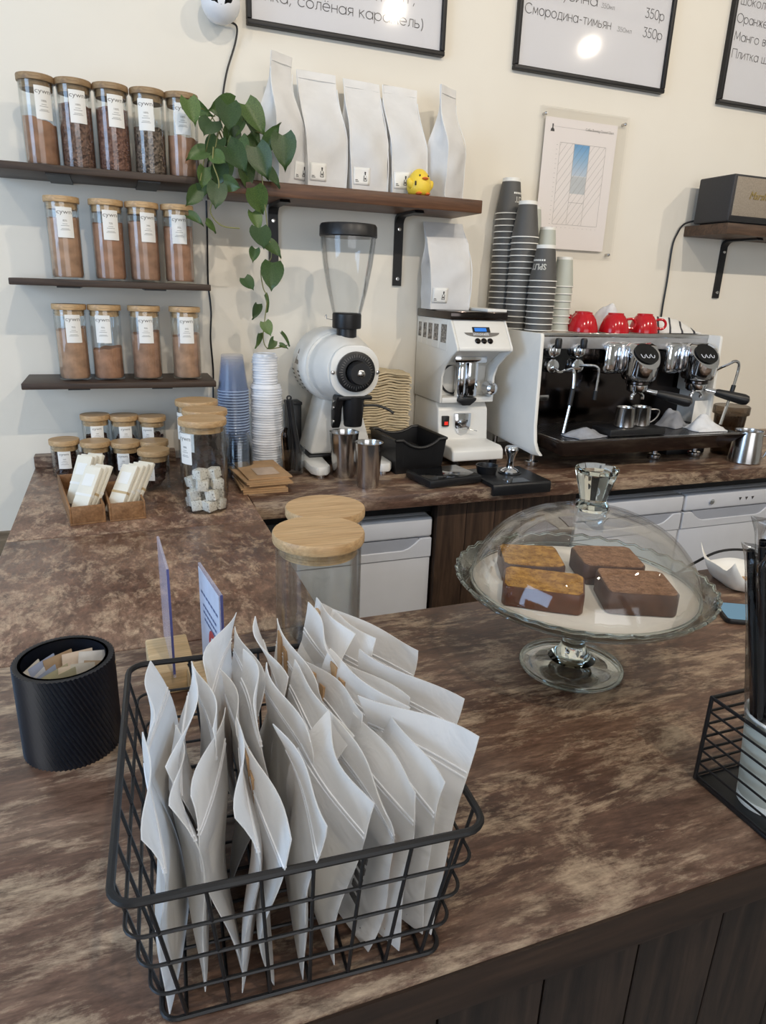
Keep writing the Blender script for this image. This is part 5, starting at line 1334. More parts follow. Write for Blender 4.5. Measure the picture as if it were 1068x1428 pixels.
# brown napkins
rnd = random.Random(9)
npz = ZC
for k in range(32):
    t = thing('napkin', 'folded brown paper napkin, %s from the bottom of the stack' % nth(k+1) if k < 31 else 'uppermost folded brown paper napkin of the tall stack', 'napkin', (0.822+rnd.uniform(-0.004, 0.004), 2.178+rnd.uniform(-0.003, 0.003), npz), math.radians(-7+rnd.uniform(-2, 2)), 'brown napkins in a stack')
    ph = rnd.uniform(-0.5, 0.5)
    wav = lambda x: 0.004*math.sin(x*38+0.6)+0.0018*math.sin(x*95+ph)
    m = MB(); hh = 0.0072
    m.grid(lambda u, v: Vector((-0.095+0.19*u+0.003*math.sin(v*9+ph*7), -0.062+0.124*v+0.002*math.sin(u*16+ph*9), 0.004+hh+wav(-0.095+0.19*u)+0.001*math.sin(v*11))), 12, 4)
    m.grid(lambda u, v: Vector((-0.095+0.19*u+0.003*math.sin(v*9+ph*7), -0.062+0.124*v+0.002*math.sin(u*16+ph*9), 0.004+0.0012+wav(-0.095+0.19*u))), 12, 4)
    ring = list(range(13))+[j*13+12 for j in range(1, 5)]+[52+i for i in range(11, -1, -1)]+[j*13 for j in range(3, 0, -1)]
    for q in range(len(ring)):
        a, c = ring[q], ring[(q+1) % len(ring)]; m.f.append((a, c, c+65, a+65))
    m.build('folded_paper', M_kraft_l, t, smooth=30)
    npz += 0.0088

# black bin with scooped front
t = thing('storage_bin', 'black open plastic bin with scooped front edge between the grinders', 'bin', (0.855, 1.992, ZC), math.radians(3))
w2, d2, hb = 0.088, 0.1, 0.108
def binwall(p0, p1, scoop, nm):
    p0, p1 = Vector(p0), Vector(p1); n = 14; m = MB(); d = (p1-p0); nr = Vector((-d.y, d.x, 0)).normalized()*0.0035
    bot = 0.90
    def top(u): return hb-(scoop*(math.sin(PI*(u-0.14)/0.72)**0.8) if scoop and 0.14 < u < 0.86 else 0)
    vv = []; 
    for side in (0, 1):
        for k in range(n+1):
            u = k/n; q = p0+d*u+nr*side
            vv += [(q.x*bot, q.y*bot, 0.004), (q.x, q.y, top(u))]
    ff = []; s2 = 2*(n+1)
    for k in range(n):
        a = 2*k; ff += [(a, a+2, a+3, a+1), (s2+a, s2+a+1, s2+a+3, s2+a+2), (a+1, a+3, s2+a+3, s2+a+1)]
    m.add(vv, ff).build(nm, M_black, t, smooth=0)
    rp = [Vector((p0.x+d.x*k/n, p0.y+d.y*k/n, top(k/n))) for k in range(n+1)]
    MB().tube(rp, 0.005, 8).build('rim', M_black, t)
binwall((-w2, -d2, 0), (w2, -d2, 0), 0.026, 'front_wall'); binwall((w2, -d2, 0), (w2, d2, 0), 0, 'side_wall')
binwall((w2, d2, 0), (-w2, d2, 0), 0.018, 'back_wall'); binwall((-w2, d2, 0), (-w2, -d2, 0), 0, 'side_wall')
MB().box(-w2*0.9, w2*0.9, -d2*0.9, d2*0.9, 0.0, 0.005).build('bottom', M_black, t)
MB().box(-w2*0.85, w2*0.6, -d2*0.3, d2*0.85, 0.055, 0.06).build('inner_tray', M_blackm, t)
# bar scale
t = thing('counter_scale', 'black glossy flat scale on the counter in front of the black bin', 'scale', (0.895, 1.795, ZC), math.radians(8))
MB().box(-0.092, 0.092, -0.07, 0.07, 0.004, 0.026).build('body', M_black, t, bevel=0.004)
MB().box(-0.087, 0.087, -0.064, 0.064, 0.026, 0.0275).build('glass_plate', M_blackg, t, bevel=0.0005)
for sx in (-0.07, 0.07):
    for sy in (-0.05, 0.05): MB().lathe([(0, 0), (0.008, 0), (0.008, 0.005), (0, 0.005)], 12).build('foot', M_black, t).location = (sx, sy, 0)
# tamping mat, tamper, ring
t = thing('tamping_mat', 'black rubber tamping mat hooked over the counter edge', 'mat', (1.10, 1.7735, ZC), 0.0)
MB().prism([(0.09, 0.0), (-0.0865, 0.0), (-0.0865, -0.022), (-0.1005, -0.022), (-0.1005, 0.008), (-0.096, 0.0135), (0.088, 0.0135)], 'X', -0.1, 0.1).build('rubber_slab', M_black, t, bevel=0.003)
MB().box(-0.045, 0.03, -0.092, -0.05, 0.0135, 0.0145).build('embossed_plate', M_blackg, t)
t = thing('tamper', 'shiny steel coffee tamper standing on the black mat', 'tamper', (1.122, 1.79, ZC+0.0138))
MB().lathe([(0, 0), (0.029, 0), (0.029, 0.006), (0.024, 0.011), (0.013, 0.017), (0.011, 0.03), (0.0125, 0.05), (0.018, 0.064), (0.0205, 0.07), (0.0205, 0.079), (0.017, 0.084), (0, 0.085)], 32).build('body', M_chrome, t)
MB().lathe([(0.031, -0.0), (0.036, 0.0), (0.036, 0.003), (0.031, 0.003)], 32).build('seat_ring', M_black, t)
t = thing('dosing_ring', 'black round dosing cup left of the tamper on the mat', 'cup', (1.048, 1.805, ZC+0.0138))
MB().lathe([(0, 0.0), (0.029, 0.0), (0.034, 0.022), (0.035, 0.025), (0.032, 0.025), (0.027, 0.005), (0, 0.004)], 30).build('wall', M_black, t)

# right of the machine
steelcup('steel milk jug with strap handle at the right end of the back counter', (2.085, 1.775, ZC), 0.056, 0.047, 0.115, math.radians(-35), 'milk_jug', 'jug')
t = thing('smoked_shaker', 'smoky transparent beaker with lid behind the steel milk jug', 'beaker', (2.125, 1.905, ZC))
M_smoke = thin_glass('smoky_plastic', (176, 166, 156), 0.7, 0.05, 0.05)
MB().lathe([(0, 0), (0.045, 0), (0.047, 0.003), (0.056, 0.15), (0.054, 0.15), (0.045, 0.006), (0, 0.005)], 28).build('beaker_wall', M_smoke, t)
MB().lathe([(0.0, 0.15), (0.063, 0.15), (0.064, 0.153), (0.064, 0.178), (0.06, 0.181), (0, 0.181)], 28).build('lid', M_smoke, t)
t = thing('black_tray', 'low black tray with red insert under the right side of the machine', 'tray', (1.955, 1.985, ZC))
MB().box(-0.09, 0.09, -0.065, 0.06, 0, 0.025).build('body', M_black, t, bevel=0.004)
MB().box(-0.03, 0.05, -0.06, 0.03, 0.025, 0.034).build('red_insert', M_red, t, bevel=0.003)

# ------------------------------------------------------------------ wooden tray with chocolate bars
def troughs(name, label, loc, yaw, w, l, h):
    t = thing(name, label, 'tray', loc, yaw); a, b, th = w/2, l/2, 0.005
    MB().box(-a, a, -b, b, 0, 0.005).build('floor_board', M_traywood, t, bevel=0.001)
    for nm, q in (('side_board', (-a, -a+th, -b, b, 0.005, h)), ('side_board', (a-th, a, -b, b, 0.005, h)), ('end_board', (-a+th, a-th, -b, -b+th, 0.005, h)), ('end_board', (-a+th, a-th, b-th, b, 0.005, h))):
        MB().box(*q).build(nm, M_traywood, t, bevel=0.001)
    return t
troughs('wooden_tray', 'long narrow wooden tray for chocolate bars, the left compartment', (-0.115, 1.800, ZC), math.radians(8), 0.078, 0.31, 0.045)
troughs('wooden_tray', 'shorter wooden tray for chocolate bars, joined on the right', (-0.0145, 1.752, ZC), math.radians(5), 0.082, 0.20, 0.045)
M_wrap = plain('cream_wrapper', (234, 228, 212), 0.5, 0, 0.03, 40)
M_wrapl = plain('wrapper_edge', (196, 170, 128), 0.6)
bars = [(-0.118, 1.676, 42, 34, 0), (-0.108, 1.686, 40, 36, 1), (-0.098, 1.698, 40, 37, 0), (-0.130, 1.775, 40, 28, 0), (-0.121, 1.785, 38, 29, 1), (-0.109, 1.797, 40, 30, 0),
        (-0.040, 1.682, 44, 36, 1), (-0.027, 1.69, 44, 37, 0), (-0.014, 1.70, 43, 37, 0), (-0.002, 1.712, 42, 38, 1)]
pos_w = ['foremost in the left tray', 'second in the left tray', 'third in the left tray', 'fourth in the left tray', 'fifth in the left tray', 'hindmost in the left tray', 'foremost in the right tray', 'second in the right tray', 'third in the right tray', 'hindmost in the right tray']
for k, (x, y, yaw, lean, q) in enumerate(bars):
    t = thing('chocolate_bar', 'cream wrapped chocolate bar leaning back, '+pos_w[k], 'chocolate bar', (x, y, ZC+0.0125), 0, 'wrapped chocolate bars in the trays')
    t.rotation_euler = (RZ(-math.radians(yaw)) @ RX(-math.radians(lean))).to_euler()
    MB().box(-0.023, 0.023, -0.005, 0.005, 0.0, 0.125).build('wrapper', M_wrap, t, bevel=0.0015)
    MB().box(-0.0232, 0.0232, -0.0052, 0.0052, 0.05, 0.056).build('band', M_wrapl if q else M_card, t, smooth=0)
    MB().box(-0.015, 0.015, -0.0056, -0.0048, 0.075, 0.105).build('front_label', M_card, t, smooth=0)

# ------------------------------------------------------------------ acrylic signs
def sign(label, x, y0, y1, yaw, z1, printed):
    yc = (y0+y1)/2; t = thing('sign_holder', label, 'sign', (x, yc, ZC), yaw); h = (y1-y0)/2
    MB().box(-0.03, 0.03, -0.056, 0.048, 0.0, 0.036).build('wood_base', M_pale, t, bevel=0.003)
    sh = MB().box(-0.0017, 0.0017, -h, h, 0.030, z1).build('acrylic_sheet', M_signsheet, t, smooth=0, bevel=0.0004)
    MB().box(-0.0016, 0.0016, -h-0.0012, -h, 0.036, z1).build('sheet_edge', M_edgeblue, t, smooth=0)
    if printed:
        MB().box(-0.0024, -0.0019, -h+0.004, h-0.004, 0.036, z1-0.004).build('insert_card', M_insert, sh, smooth=0)
        ring = []
        m = MB()
        for k in range(28):
            a, b = 2*PI*k/28, 2*PI*(k+1)/28
            f = lambda q, r: (-0.0028, -0.012+r*math.cos(q)*0.9, 0.086+r*math.sin(q))
            m.add([f(a, 0.013), f(b, 0.013), f(b, 0.023), f(a, 0.023)], [(0, 1, 2, 3)])
        m.build('red_ring_print', M_redprint, sh, smooth=0)
        m = MB()
        for z, w in ((0.145, 0.09), (0.128, 0.07), (0.118, 0.07), (0.108, 0.06)):
            for k in range(7):
                y = -w/2+w*k/7; m.add([(-0.0028, y, z), (-0.0028, y+w/9, z), (-0.0028, y+w/9, z+0.0035), (-0.0028, y, z+0.0035)], [(0, 1, 2, 3)])
        m.build('printed_lines', M_blueink, sh, smooth=0)
M_edgeblue = plain('acrylic_edge', (92, 96, 148), 0.2)
M_insert = plain('insert_card', (206, 214, 232), 0.5)
M_redprint = plain('red_print', (190, 72, 72), 0.6)
M_blueink = plain('blue_print', (96, 110, 150), 0.6)
sign('clear acrylic sign holder in a pale wood block, the left empty one', 0.037, 0.862, 0.992, math.radians(2.0), 0.192, False)
sign('acrylic sign with bluish card and red ring, behind the wire basket', 0.090, 0.785, 0.90, math.radians(7), 0.182, True)

# ------------------------------------------------------------------ ribbed black cup with paper packets
t = thing('packet_cup', 'black ribbed round cup full of small paper sugar packets', 'cup', (-0.088, 0.80, ZC))
NR = 66; tw = -0.9
def ribbed():
    m = MB(); n = NR*4; nz = 10; hh = 0.118; R = 0.0555; v = []; f = []
    for j in range(nz+1):
        z = hh*j/nz
        for k in range(n):
            a = 2*PI*k/n+tw*z/hh
            r = R+0.0011*math.sin(k/4*2*PI)
            v.append((r*math.cos(a), r*math.sin(a), z))
    for j in range(nz):
        for k in range(n):
            k2 = (k+1) % n; f.append((j*n+k, j*n+k2, (j+1)*n+k2, (j+1)*n+k))
    b = len(v)
    for z in (hh, 0.006):
        for k in range(n):
            a = 2*PI*k/n; v.append(((R-0.006)*math.cos(a), (R-0.006)*math.sin(a), z))
    for k in range(n):
        k2 = (k+1) % n
        f.append((nz*n+k, nz*n+k2, b+k2, b+k)); f.append((b+k, b+k2, b+n+k2, b+n+k))
    f.append(tuple(b+n+k for k in range(n)))
    f.append(tuple(range(n-1, -1, -1)))
    return m.add(v, f)
ribbed().build('ribbed_wall', M_rib, t, smooth=60)
PC = [((222, 214, 200), 'cream'), ((170, 180, 206), 'blue'), ((196, 190, 160), 'olive'), ((232, 214, 196), 'peach'), ((226, 224, 220), 'white'), ((186, 160, 130), 'tan')]
pk = [(-0.030, 0.012, 0, 24), (-0.018, 0.016, 1, 14), (-0.004, 0.020, 5, 4), (0.012, 0.018, 3, -8), (0.026, 0.014, 4, -18),
      (-0.031, -0.002, 4, 26), (-0.021, -0.004, 1, 18), (-0.010, -0.008, 2, 10), (0.003, -0.006, 3, -10), (0.015, -0.004, 0, -16), (0.027, 0.0, 5, -24), (-0.002, -0.020, 2, 6)]
pkm = [plain('packet_'+n, c, 0.6, 0, 0.08, 90) for c, n in PC]
for k, (x, y, q, tl) in enumerate(pk):
    t = thing('sugar_packet', 'small %s paper packet in the %s of the black ribbed cup' % (PC[q][1], 'rear row' if y > 0.01 else ('very front' if k == 11 else 'front row')), 'packet', (-0.088+x*0.8, 0.80+y*0.9, ZC+0.026), 0, 'sugar packets in the black cup')
    t.rotation_euler = (math.radians(-4 if y > 0.01 else 4), -math.radians(tl*0.5), math.radians(28+tl))
    m = MB()
    m.grid(lambda u, v: Vector(((u-0.5)*0.036, -0.0022*math.sin(PI*u)*math.sin(PI*v)-0.0004, 0.086*v)), 4, 6)
    m.grid(lambda u, v: Vector(((u-0.5)*0.036, 0.0022*math.sin(PI*u)*math.sin(PI*v)+0.0004, 0.086*v)), 4, 6)
    m.build('paper', pkm[q], t, smooth=60)
    MB().box(-0.011, 0.011, -0.0034, -0.0025, 0.03, 0.052).build('print', M_blueink if q in (1, 2) else M_wrapl, t, smooth=0)

# ------------------------------------------------------------------ wire basket and frosted pouches
BKX, BKY, BKR = 0.117, 0.549, math.radians(-3.6)
bk = thing('wire_basket', 'black wire basket full of frosted pouches on the near bar', 'basket', (BKX, BKY, ZC), BKR)
W1, L1, W0, L0, HB = 0.1425, 0.162, 0.116, 0.149, 0.140
def ringpts(w, l, z, r=0.018, n=5):
    return [(p[0], p[1], z) for p in rrect(2*w, 2*l, r, n)]
MB().tube(ringpts(W1, L1, HB), 0.0033, 8, closed=True).build('top_rim', M_blackm, bk)
def lerp(z): k = z/HB; return W0+(W1-W0)*k, L0+(L1-L0)*k
for z in (0.036, 0.07, 0.104):
    w_, l_ = lerp(z); MB().tube(ringpts(w_, l_, z, 0.014), 0.0016, 6, closed=True).build('hoop_wire', M_blackm, bk)
MB().tube(ringpts(W0, L0, 0.003, 0.012), 0.0022, 6, closed=True).build('bottom_rim', M_blackm, bk)
for k in range(7):
    u = -1+2*(k+0.5)/7
    xb, xt = u*W0*0.98, u*W1*0.96
    MB().tube([(xt, -L1, HB), (xb, -L0, 0.006), (xb, -L0+0.004, 0.003), (xb, L0-0.004, 0.003), (xb, L0, 0.006), (xt, L1, HB)], 0.0016, 6).build('cross_wire', M_blackm, bk)
for k in range(8):
    u = -1+2*(k+0.5)/8
    yb, yt = u*L0*0.98, u*L1*0.96
    MB().tube([(-W1, yt, HB), (-W0, yb, 0.0065), (-W0+0.004, yb, 0.0055), (W0-0.004, yb, 0.0055), (W0, yb, 0.0065), (W1, yt, HB)], 0.0016, 6).build('cross_wire', M_blackm, bk)
def drip(seed, w=0.112, h=0.176, kind=0, brown=False):
    rnd = random.Random(seed); ph = [rnd.uniform(0, 6) for _ in range(5)]; bend = rnd.uniform(-0.014, 0.014); th = rnd.uniform(0.005, 0.0078); tw_ = rnd.uniform(-0.12, 0.12)
    nu, nv = 12, 16
    def mid(u, v):
        s = u-0.5
        x = bend*math.sin(PI*v)*1.1+0.010*math.sin(3.2*v+ph[0])*s*2+0.003*math.sin(8*v+ph[1]+3*u)*(0.4+v)+tw_*s*w*v
        x += 0.006*(max(0, v-0.75)/0.25)**2*math.sin(ph[2]+5*u)
        return x
    def thick(u, v):
        vv = min(1, v/0.78); return th*(max(0, math.sin(PI*u))**0.6)*(max(0, math.sin(PI*min(1, vv*0.94+0.06)))**0.6) if v < 0.78 else 0.0005
    def f(sgn):
        return lambda u, v: Vector((mid(u, v)+sgn*max(0.0004, thick(u, v)), (u-0.5)*w*(1-0.05*math.sin(PI*v)*(thick(0.5, v)/0.008)), h*v))
    m = MB().grid(f(1), nu, nv); m.grid(f(-1), nu, nv)
    ring = list(range(nu+1))+[j*(nu+1)+nu for j in range(1, nv+1)]+[nv*(nu+1)+i for i in range(nu-1, -1, -1)]+[j*(nu+1) for j in range(nv-1, 0, -1)]
    b = (nu+1)*(nv+1)
    for k in range(len(ring)):
        a, c = ring[k], ring[(k+1) % len(ring)]; m.f.append((a, c, c+b, a+b))
    zipl = MB()
    for vz in (0.80, 0.825):
        for sgn in (1, -1):
            zipl.tube([Vector((mid(u, vz)+sgn*0.0007, (u-0.5)*w*0.98, h*vz)) for u in [q/10 for q in range(11)]], 0.0009, 5)
    ins = MB().grid(lambda u, v: Vector((mid(0.14+0.72*u, 0.06+0.60*v)+th*0.35, (u-0.5)*w*0.72, h*(0.06+0.60*v))), 6, 8)
    ins.grid(lambda u, v: Vector((mid(0.14+0.72*u, 0.06+0.60*v)-th*0.35, (u-0.5)*w*0.72, h*(0.06+0.60*v))), 6, 8)
    st = None
    if brown:
        st = MB()
        for yo_, v1, w_ in ((0.36, 0.95, 0.006), (0.22, 0.90, 0.005)):
            vs_ = (0.1, 0.3, 0.5, 0.7, v1)
            for p_, q_ in zip(vs_, vs_[1:]):
                A_ = Vector((mid(0.5+yo_, p_), yo_*w, h*p_)); B_ = Vector((mid(0.5+yo_, q_), yo_*w, h*q_))
                st.add([A_+Vector((dx, dy, 0)) for dx, dy in ((-0.002, -w_), (0.002, -w_), (0.002, w_), (-0.002, w_))]+[B_+Vector((dx, dy, 0)) for dx, dy in ((-0.002, -w_), (0.002, -w_), (0.002, w_), (-0.002, w_))], [(3, 2, 1, 0), (4, 5, 6, 7), (0, 1, 5, 4), (1, 2, 6, 5), (2, 3, 7, 6), (3, 0, 4, 7)])
    return m, zipl, ins, st
M_insd = plain('drip_filter_dark', (150, 146, 140), 0.8, 0, 0.15, 40)
M_insl = plain('drip_filter_pale', (232, 226, 214), 0.8, 0, 0.1, 40)
M_insk = plain('drip_sachet_kraft', (186, 152, 116), 0.8, 0, 0.1, 40)
rnd = random.Random(21)
rows = [('front', -0.086, 11, 0.0), ('middle', 0.0, 11, 0.010), ('back', 0.082, 8, 0.016)]
ordn = ['first', 'second', 'third', 'fourth', 'fifth', 'sixth', 'seventh', 'eighth', 'ninth', 'tenth', 'eleventh']
for rn, yo, n, zo in rows:
    for k in range(n):
        u = k/(n-1) if rn != 'back' else 0.3+0.7*k/(n-1); x = -0.106+0.204*u+rnd.uniform(-0.004, 0.004)
        brown = (rn == 'back' and k in (3, 5, 7)) or (rn == 'middle' and k in (7, 8, 9)) or (rn == 'front' and k == 4)
        t = thing('drip_coffee_pouch', 'frosted zip pouch, %s from the left in the %s row of the wire basket' % (ordn[k], rn), 'pouch', (0, 0, 0), 0, 'frosted pouches in the wire basket')
        yaw = math.radians(-3+30*max(0, u-0.35)/0.65+rnd.uniform(-2.5, 2.5)) + BKR
        lean = math.radians((-5+15*u)+rnd.uniform(-2, 2)); roll = math.radians(rnd.uniform(-7, 7)+3)
        c, s = math.cos(BKR), math.sin(BKR)
        y = yo+rnd.uniform(-0.006, 0.006)
        loc = (BKX+x*c*0.92-y*s, BKY+x*s+y*c, ZC+0.010+zo)
        t.matrix_world = at(*loc) @ RZ(yaw) @ RY(lean) @ RX(roll)
        hgt = 0.172+rnd.uniform(-0.008, 0.012)
        m, z, ins, st = drip(300+k+20*len(rn), 0.112+rnd.uniform(-0.004, 0.006), hgt, 0, brown)
        m.build('film', M_frost, t, smooth=60)
        z.build('zip_seal', M_zip, t)
        ins.build('drip_filter', [M_insl, M_insl, M_insd, M_insl, M_insk][(k*3+len(rn)) % 5] if not (rn == 'front' and k == 7) else M_charcoal_paper, t, smooth=60)
        if st: st.build('wooden_stirrer', M_kraft, t)
        if (rn == 'middle' and k == 1) or (rn == 'front' and k == 7):
            bars_ = MB()
            for i in range(5): bars_.box(-0.0115, -0.0105, -0.048+0.0, -0.036, 0.06+0.012*i, 0.067+0.012*i)
            bars_.build('black_print', M_dink, t, smooth=0)

# ------------------------------------------------------------------ cake stand with dome
CX, CY = 0.622, 0.764
M_foot = thin_glass('clear_foot_glass', (250, 253, 252), 0.6, 0.05)
cs = thing('cake_stand', 'footed clear glass cake stand with scalloped rim on the near bar', 'cake stand', (CX, CY, ZC))
MB().lathe([(0, 0.012), (0.018, 0.0075), (0.05, 0.004), (0.074, 0.0), (0.078, 0.0015), (0.079, 0.005), (0.074, 0.009), (0.05, 0.0135), (0.036, 0.0175)], 64).build('foot', M_foot, cs, smooth=50)
MB().tube([(0.0765*math.cos(2*PI*k/64), 0.0765*math.sin(2*PI*k/64), 0.0052) for k in range(64)], 0.0026, 8, closed=True).build('foot_rim', M_thick, cs, smooth=60)
MB().lathe([(0, 0.0165), (0.036, 0.0175), (0.034, 0.019), (0.024, 0.028), (0.019, 0.038), (0.0165, 0.048), (0.0195, 0.055), (0.0165, 0.062), (0.0165, 0.085), (0.02, 0.095), (0.03, 0.104), (0.042, 0.112), (0.042, 0.124), (0, 0.124)], 56).build('stem', M_thick, cs, smooth=50)
def scal(a, z): return 1.0
pr = [(0, 0.126), (0.15, 0.128), (0.168, 0.132), (0.178, 0.139), (0.186, 0.150), (0.188, 0.1535), (0.185, 0.1545), (0.176, 0.146), (0.166, 0.139), (0.148, 0.135), (0, 0.133)]
m = MB(); n = 160; v = []; f = []
for k in range(n):
    a = 2*PI*k/n
    for (r, z) in pr:
        e_ = max(0, (r-0.165)/0.023); wv = math.cos(40*a)
        v.append((r*math.cos(a)*(1+0.007*e_*wv), r*math.sin(a)*(1+0.007*e_*wv), z+0.0016*e_*wv))
q = len(pr)
for k in range(n):
    k2 = (k+1) % n
    for j in range(q-1): f.append((k*q+j, k2*q+j, k2*q+j+1, k*q+j+1))
m.add(v, f).build('scalloped_plate', M_plate, cs, smooth=60)
# thicker scalloped rim bead that catches the light
MB().tube([(0.1865*math.cos(2*PI*k/160)*(1+0.007*math.cos(40*2*PI*k/160)), 0.1865*math.sin(2*PI*k/160)*(1+0.007*math.cos(40*2*PI*k/160)), 0.1525+0.0016*math.cos(40*2*PI*k/160)) for k in range(160)], 0.0024, 8, closed=True).build('rim_bead', M_thick, cs, smooth=60)
tag(MB().lathe([(0, 0.0), (0.163, 0.0), (0.163, 0.0008), (0, 0.0008)], 56).build('baking_paper', plain('baking_paper', (232, 224, 210), 0.8, 0, 0.05, 20)), 'round white baking paper under the cake slices', 'paper').location = (CX, CY, ZC+0.1375)
dm = thing('cake_dome', 'clear glass dome with faceted knob over the cake slices', 'dome', (CX, CY, ZC+0.1402))
DR, DH = 0.1655, 0.118
prof = []
for k in range(19):
    a = PI/2*k/18; prof.append((DR*math.cos(a)**0.92 if k < 18 else 0.0, DH*math.sin(a)**1.02))
inn = [(max(0, r-0.0022) if r > 0.01 else 0, max(0.0, z-0.0022) if k else z) for k, (r, z) in enumerate(prof)][::-1]
MB().lathe(prof+inn[0:]+[prof[0]], 64).build('glass_dome', M_dome, dm, smooth=60)
MB().tube([((DR-0.0012)*math.cos(2*PI*k/64), (DR-0.0012)*math.sin(2*PI*k/64), 0.0025) for k in range(64)], 0.0026, 8, closed=True).build('dome_rim', M_thick, dm)
kn = MB().lathe([(0, DH-0.001), (0.021, DH-0.001), (0.024, DH+0.004), (0.0215, DH+0.010), (0.0185, DH+0.014), (0.020, DH+0.02), (0.0305, DH+0.058), (0.0305, DH+0.061), (0.028, DH+0.062), (0.024, DH+0.055), (0, DH+0.050)], 12)
kn.build('faceted_knob', M_thick, dm, smooth=20)
def slice_(label, c, yaw, w, d, h, mc, mk, seed):
    t = thing('cake_slice', label, 'cake', (c[0], c[1], ZC+0.1385), yaw, 'loaf cake slices under the dome')
    rnd = random.Random(seed)
    out = [(-w/2, -d/2+0.008), (-w/2+0.006, -d/2), (w/2-0.006, -d/2), (w/2, -d/2+0.008), (w/2, d*0.38), (w*0.44, d*0.47), (w*0.2, d/2), (-w*0.15, d/2), (-w*0.43, d*0.48), (-w/2, d*0.40)]
    out = [(x+rnd.uniform(-0.0015, 0.0015), y+rnd.uniform(-0.0015, 0.0015)) for x, y in out]
    MB().prism(out, 'Z', 0.0, h).build('crust', mk, t, bevel=0.003, seg=2)
    inn_ = [(x*0.955, y*0.955) for x, y in out]
    m = MB(); N_ = 14
    xs = [p[0] for p in inn_]; ys = [p[1] for p in inn_]
    # crumb face, slightly proud and uneven
    nn = len(inn_); vv = [(x, y, h-0.001) for x, y in inn_]+[(x, y, h+0.0012) for x, y in inn_]
    ff = [tuple(range(nn, 2*nn))]+[(k, (k+1) % nn, nn+(k+1) % nn, nn+k) for k in range(nn)]
    MB().add(vv, ff).build('crumb', mc, t, bevel=0.0006, seg=1)
    return t
slice_('yellow loaf cake slice with shiny dark crust, front left under the dome', (0.533, 0.735), math.radians(-34+180), 0.112, 0.074, 0.031, M_crumbY, M_crust, 1)
slice_('yellow crumbly loaf cake slice, back left under the dome', (0.568, 0.822), math.radians(-24+180), 0.092, 0.086, 0.031, M_crumbY, M_crustB, 2)
slice_('brown loaf cake slice, front right under the dome', (0.655, 0.690), math.radians(-24+180), 0.098, 0.086, 0.033, M_crumbB, M_crustB, 3)
slice_('brown loaf cake slice, back right under the dome', (0.681, 0.784), math.radians(-20+180), 0.094, 0.086, 0.032, M_crumbB, M_crustB, 4)

# ------------------------------------------------------------------ right basket with cup and straws
rb = thing('wire_tray', 'small black wire basket at the right picture edge holding the straw cup', 'basket', (0.715, 0.4365, ZC))
a, b, h = 0.105, 0.0595, 0.115
MB().box(-a, a, -b, b, 0, 0.006).build('base_plate', M_black, rb, bevel=0.002)
for k in range(7):
    z = 0.008+k*0.0178
    g_ = 0.0 if k < 6 else 0.0
    MB().tube([(-a, -b, z), (-a, b, z), (a, b, z), (a, -b, z)], 0.0017 if k < 6 else 0.0026, 8, closed=True).build('side_wire', M_blackm, rb)
for sx in (-a, a):
    for sy in (-b, b): MB().tube([(sx, sy, 0.003), (sx, sy, h)], 0.0024, 8).build('corner_wire', M_blackm, rb)
t = thing('straw_cup', 'sage grey paper cup in the wire tray full of black straws', 'cup', (0.653, 0.437, ZC+0.0065))
MB().lathe([(0.028, 0.0), (0.0385, 0.112), (0.0377, 0.112), (0.0272, 0.0)], 32).build('sleeve', M_cupgrey, t)
MB().lathe([(0.0, 0.003), (0.0272, 0.003), (0.0285, 0.0), (0.0292, 0.010), (0.0288, 0.010)], 32).build('base_band', M_rim, t)
MB().lathe([(0.0386+0.0016*math.cos(2*PI*k/8), 0.113+0.0018*math.sin(2*PI*k/8)) for k in range(9)], 32).build('rolled_rim', M_rim, t)
rnd = random.Random(4)
k = 0
for i in range(14):
    aa = 2*PI*i/14*1.0+0.3; rr = 0.010 if i % 2 else 0.005
    x, y = 0.653+rr*math.cos(aa), 0.437+rr*math.sin(aa)
    tx_, ty_ = x-0.066+0.4*rr*math.cos(aa), y+0.016+0.6*rr*math.sin(aa)
    zt = 0.312+rnd.uniform(-0.012, 0.012)
    t = thing('straw', 'black drinking straw in the straw cup at the right edge', 'straw', (x, y, ZC+0.012), 0, 'black straws in the cup')
    dx, dy = tx_-x, ty_-y
    ln = zt
    MB().lathe([(0.0036, 0.0), (0.0038, 0.0), (0.0038, ln), (0.0030, ln), (0.0030, 0.002)], 12).build('tube', M_blackg, t)
    t.rotation_euler = (-math.atan2(dy, ln), math.atan2(dx, ln), 0)
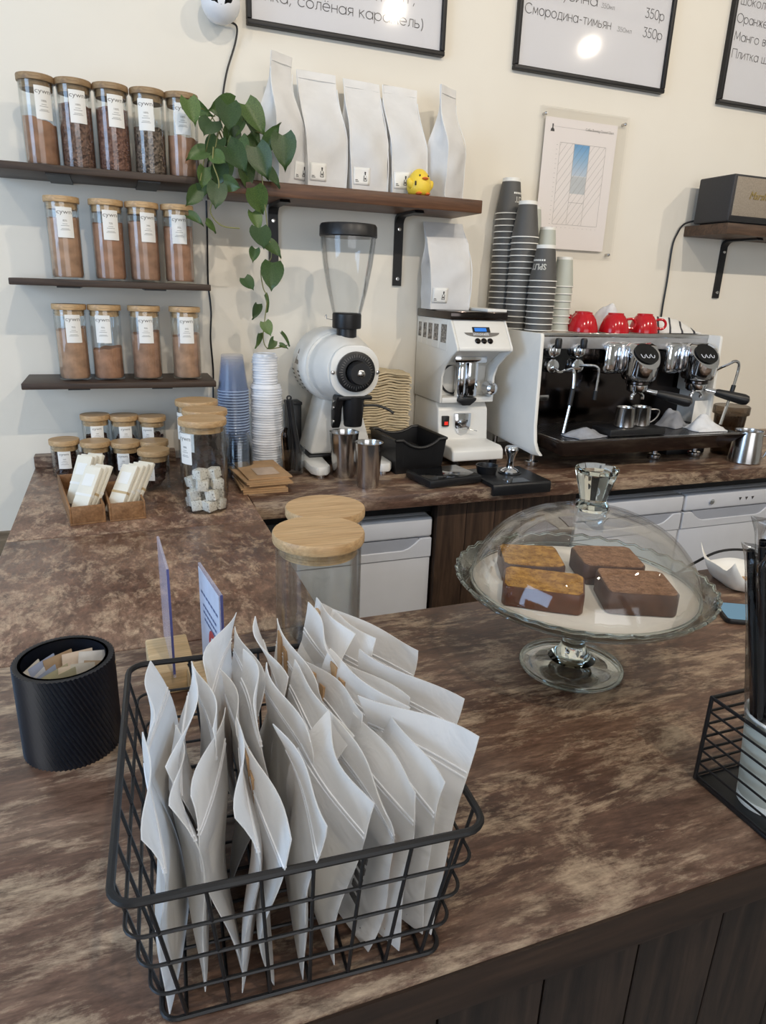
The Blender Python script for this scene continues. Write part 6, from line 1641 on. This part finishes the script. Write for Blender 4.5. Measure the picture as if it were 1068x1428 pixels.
for q, (ox, oy, zt) in enumerate(((-0.028, 0.006, 0.322), (-0.006, 0.016, 0.345))):
    t = thing('straw_sleeve', 'clear crinkled plastic sleeve around the %s straws' % ('left' if q == 0 else 'right'), 'wrapper', (0.653+ox, 0.437+oy, ZC+0.115), 0)
    t.rotation_euler = (-0.05, -0.205, 0)
    m = MB(); ph = q*2
    m.grid(lambda u, v: Vector(((0.017-0.004*v+0.003*math.sin(u*2*PI*5+v*9+ph)*(0.2+v))*math.cos(2*PI*u)*(1 if v < 0.9 else 1-(v-0.9)*5), (0.015+0.003*math.sin(u*2*PI*4+v*7+ph)*(0.2+v))*math.sin(2*PI*u)*(1 if v < 0.9 else 1+(v-0.9)*4), (zt-0.115)*v)), 30, 14, closeu=True)
    m.build('film', M_plastic, t, smooth=70, solid=0.0003)

# ------------------------------------------------------------------ phone, paper tray, cable at the right
t = thing('phone', 'black phone with a pale blue screen reflection lying on the bar behind the straws', 'phone', (1.068, 0.800, ZC), math.radians(62))
MB().prism(rrect(0.075, 0.155, 0.009, 4), 'Z', 0.0, 0.009).build('body', M_black, t, bevel=0.0015)
MB().prism(rrect(0.069, 0.146, 0.006, 4), 'Z', 0.009, 0.0094).build('screen', M_phone, t, smooth=0)
t = thing('paper_food_tray', 'white paper tray with curled sides and a brown inside on the bar', 'paper tray', (1.17, 0.925, ZC), math.radians(-15))
m = MB()
def trayf(o):
    def fn(u, v):
        x = (u-0.5)*0.17; y = (v-0.5)*0.12
        e_ = max(0, abs(u-0.5)*2-0.6)/0.4; e2 = max(0, abs(v-0.5)*2-0.6)/0.4
        z = 0.042*(e_**1.4)+0.030*(e2**1.4)+0.004*math.sin(9*u+4*v)
        return Vector((x*(1-0.05*e_), y, 0.001+max(0, z)+o))
    return fn
m.grid(trayf(0), 16, 12); m.build('paper', M_card, t, smooth=60, solid=0.0008)
MB().ell((0.0, 0, 0.006), (0.038, 0.026, 0.004), 20, 8).build('brown_stain', M_kraft, t)
P = smoothpath([(0.98, 1.002, ZC+0.0035), (1.05, 1.004, ZC+0.0035), (1.10, 1.008, ZC+0.02), (1.17, 1.01, ZC+0.04), (1.25, 1.008, ZC+0.035), (1.34, 1.004, ZC+0.0035), (1.5, 1.0, ZC+0.0035)], 6)
tag(MB().tube(P, 0.0028, 8).build('charger_cable', M_black), 'black charging cable looping over the paper tray on the bar', 'cable')
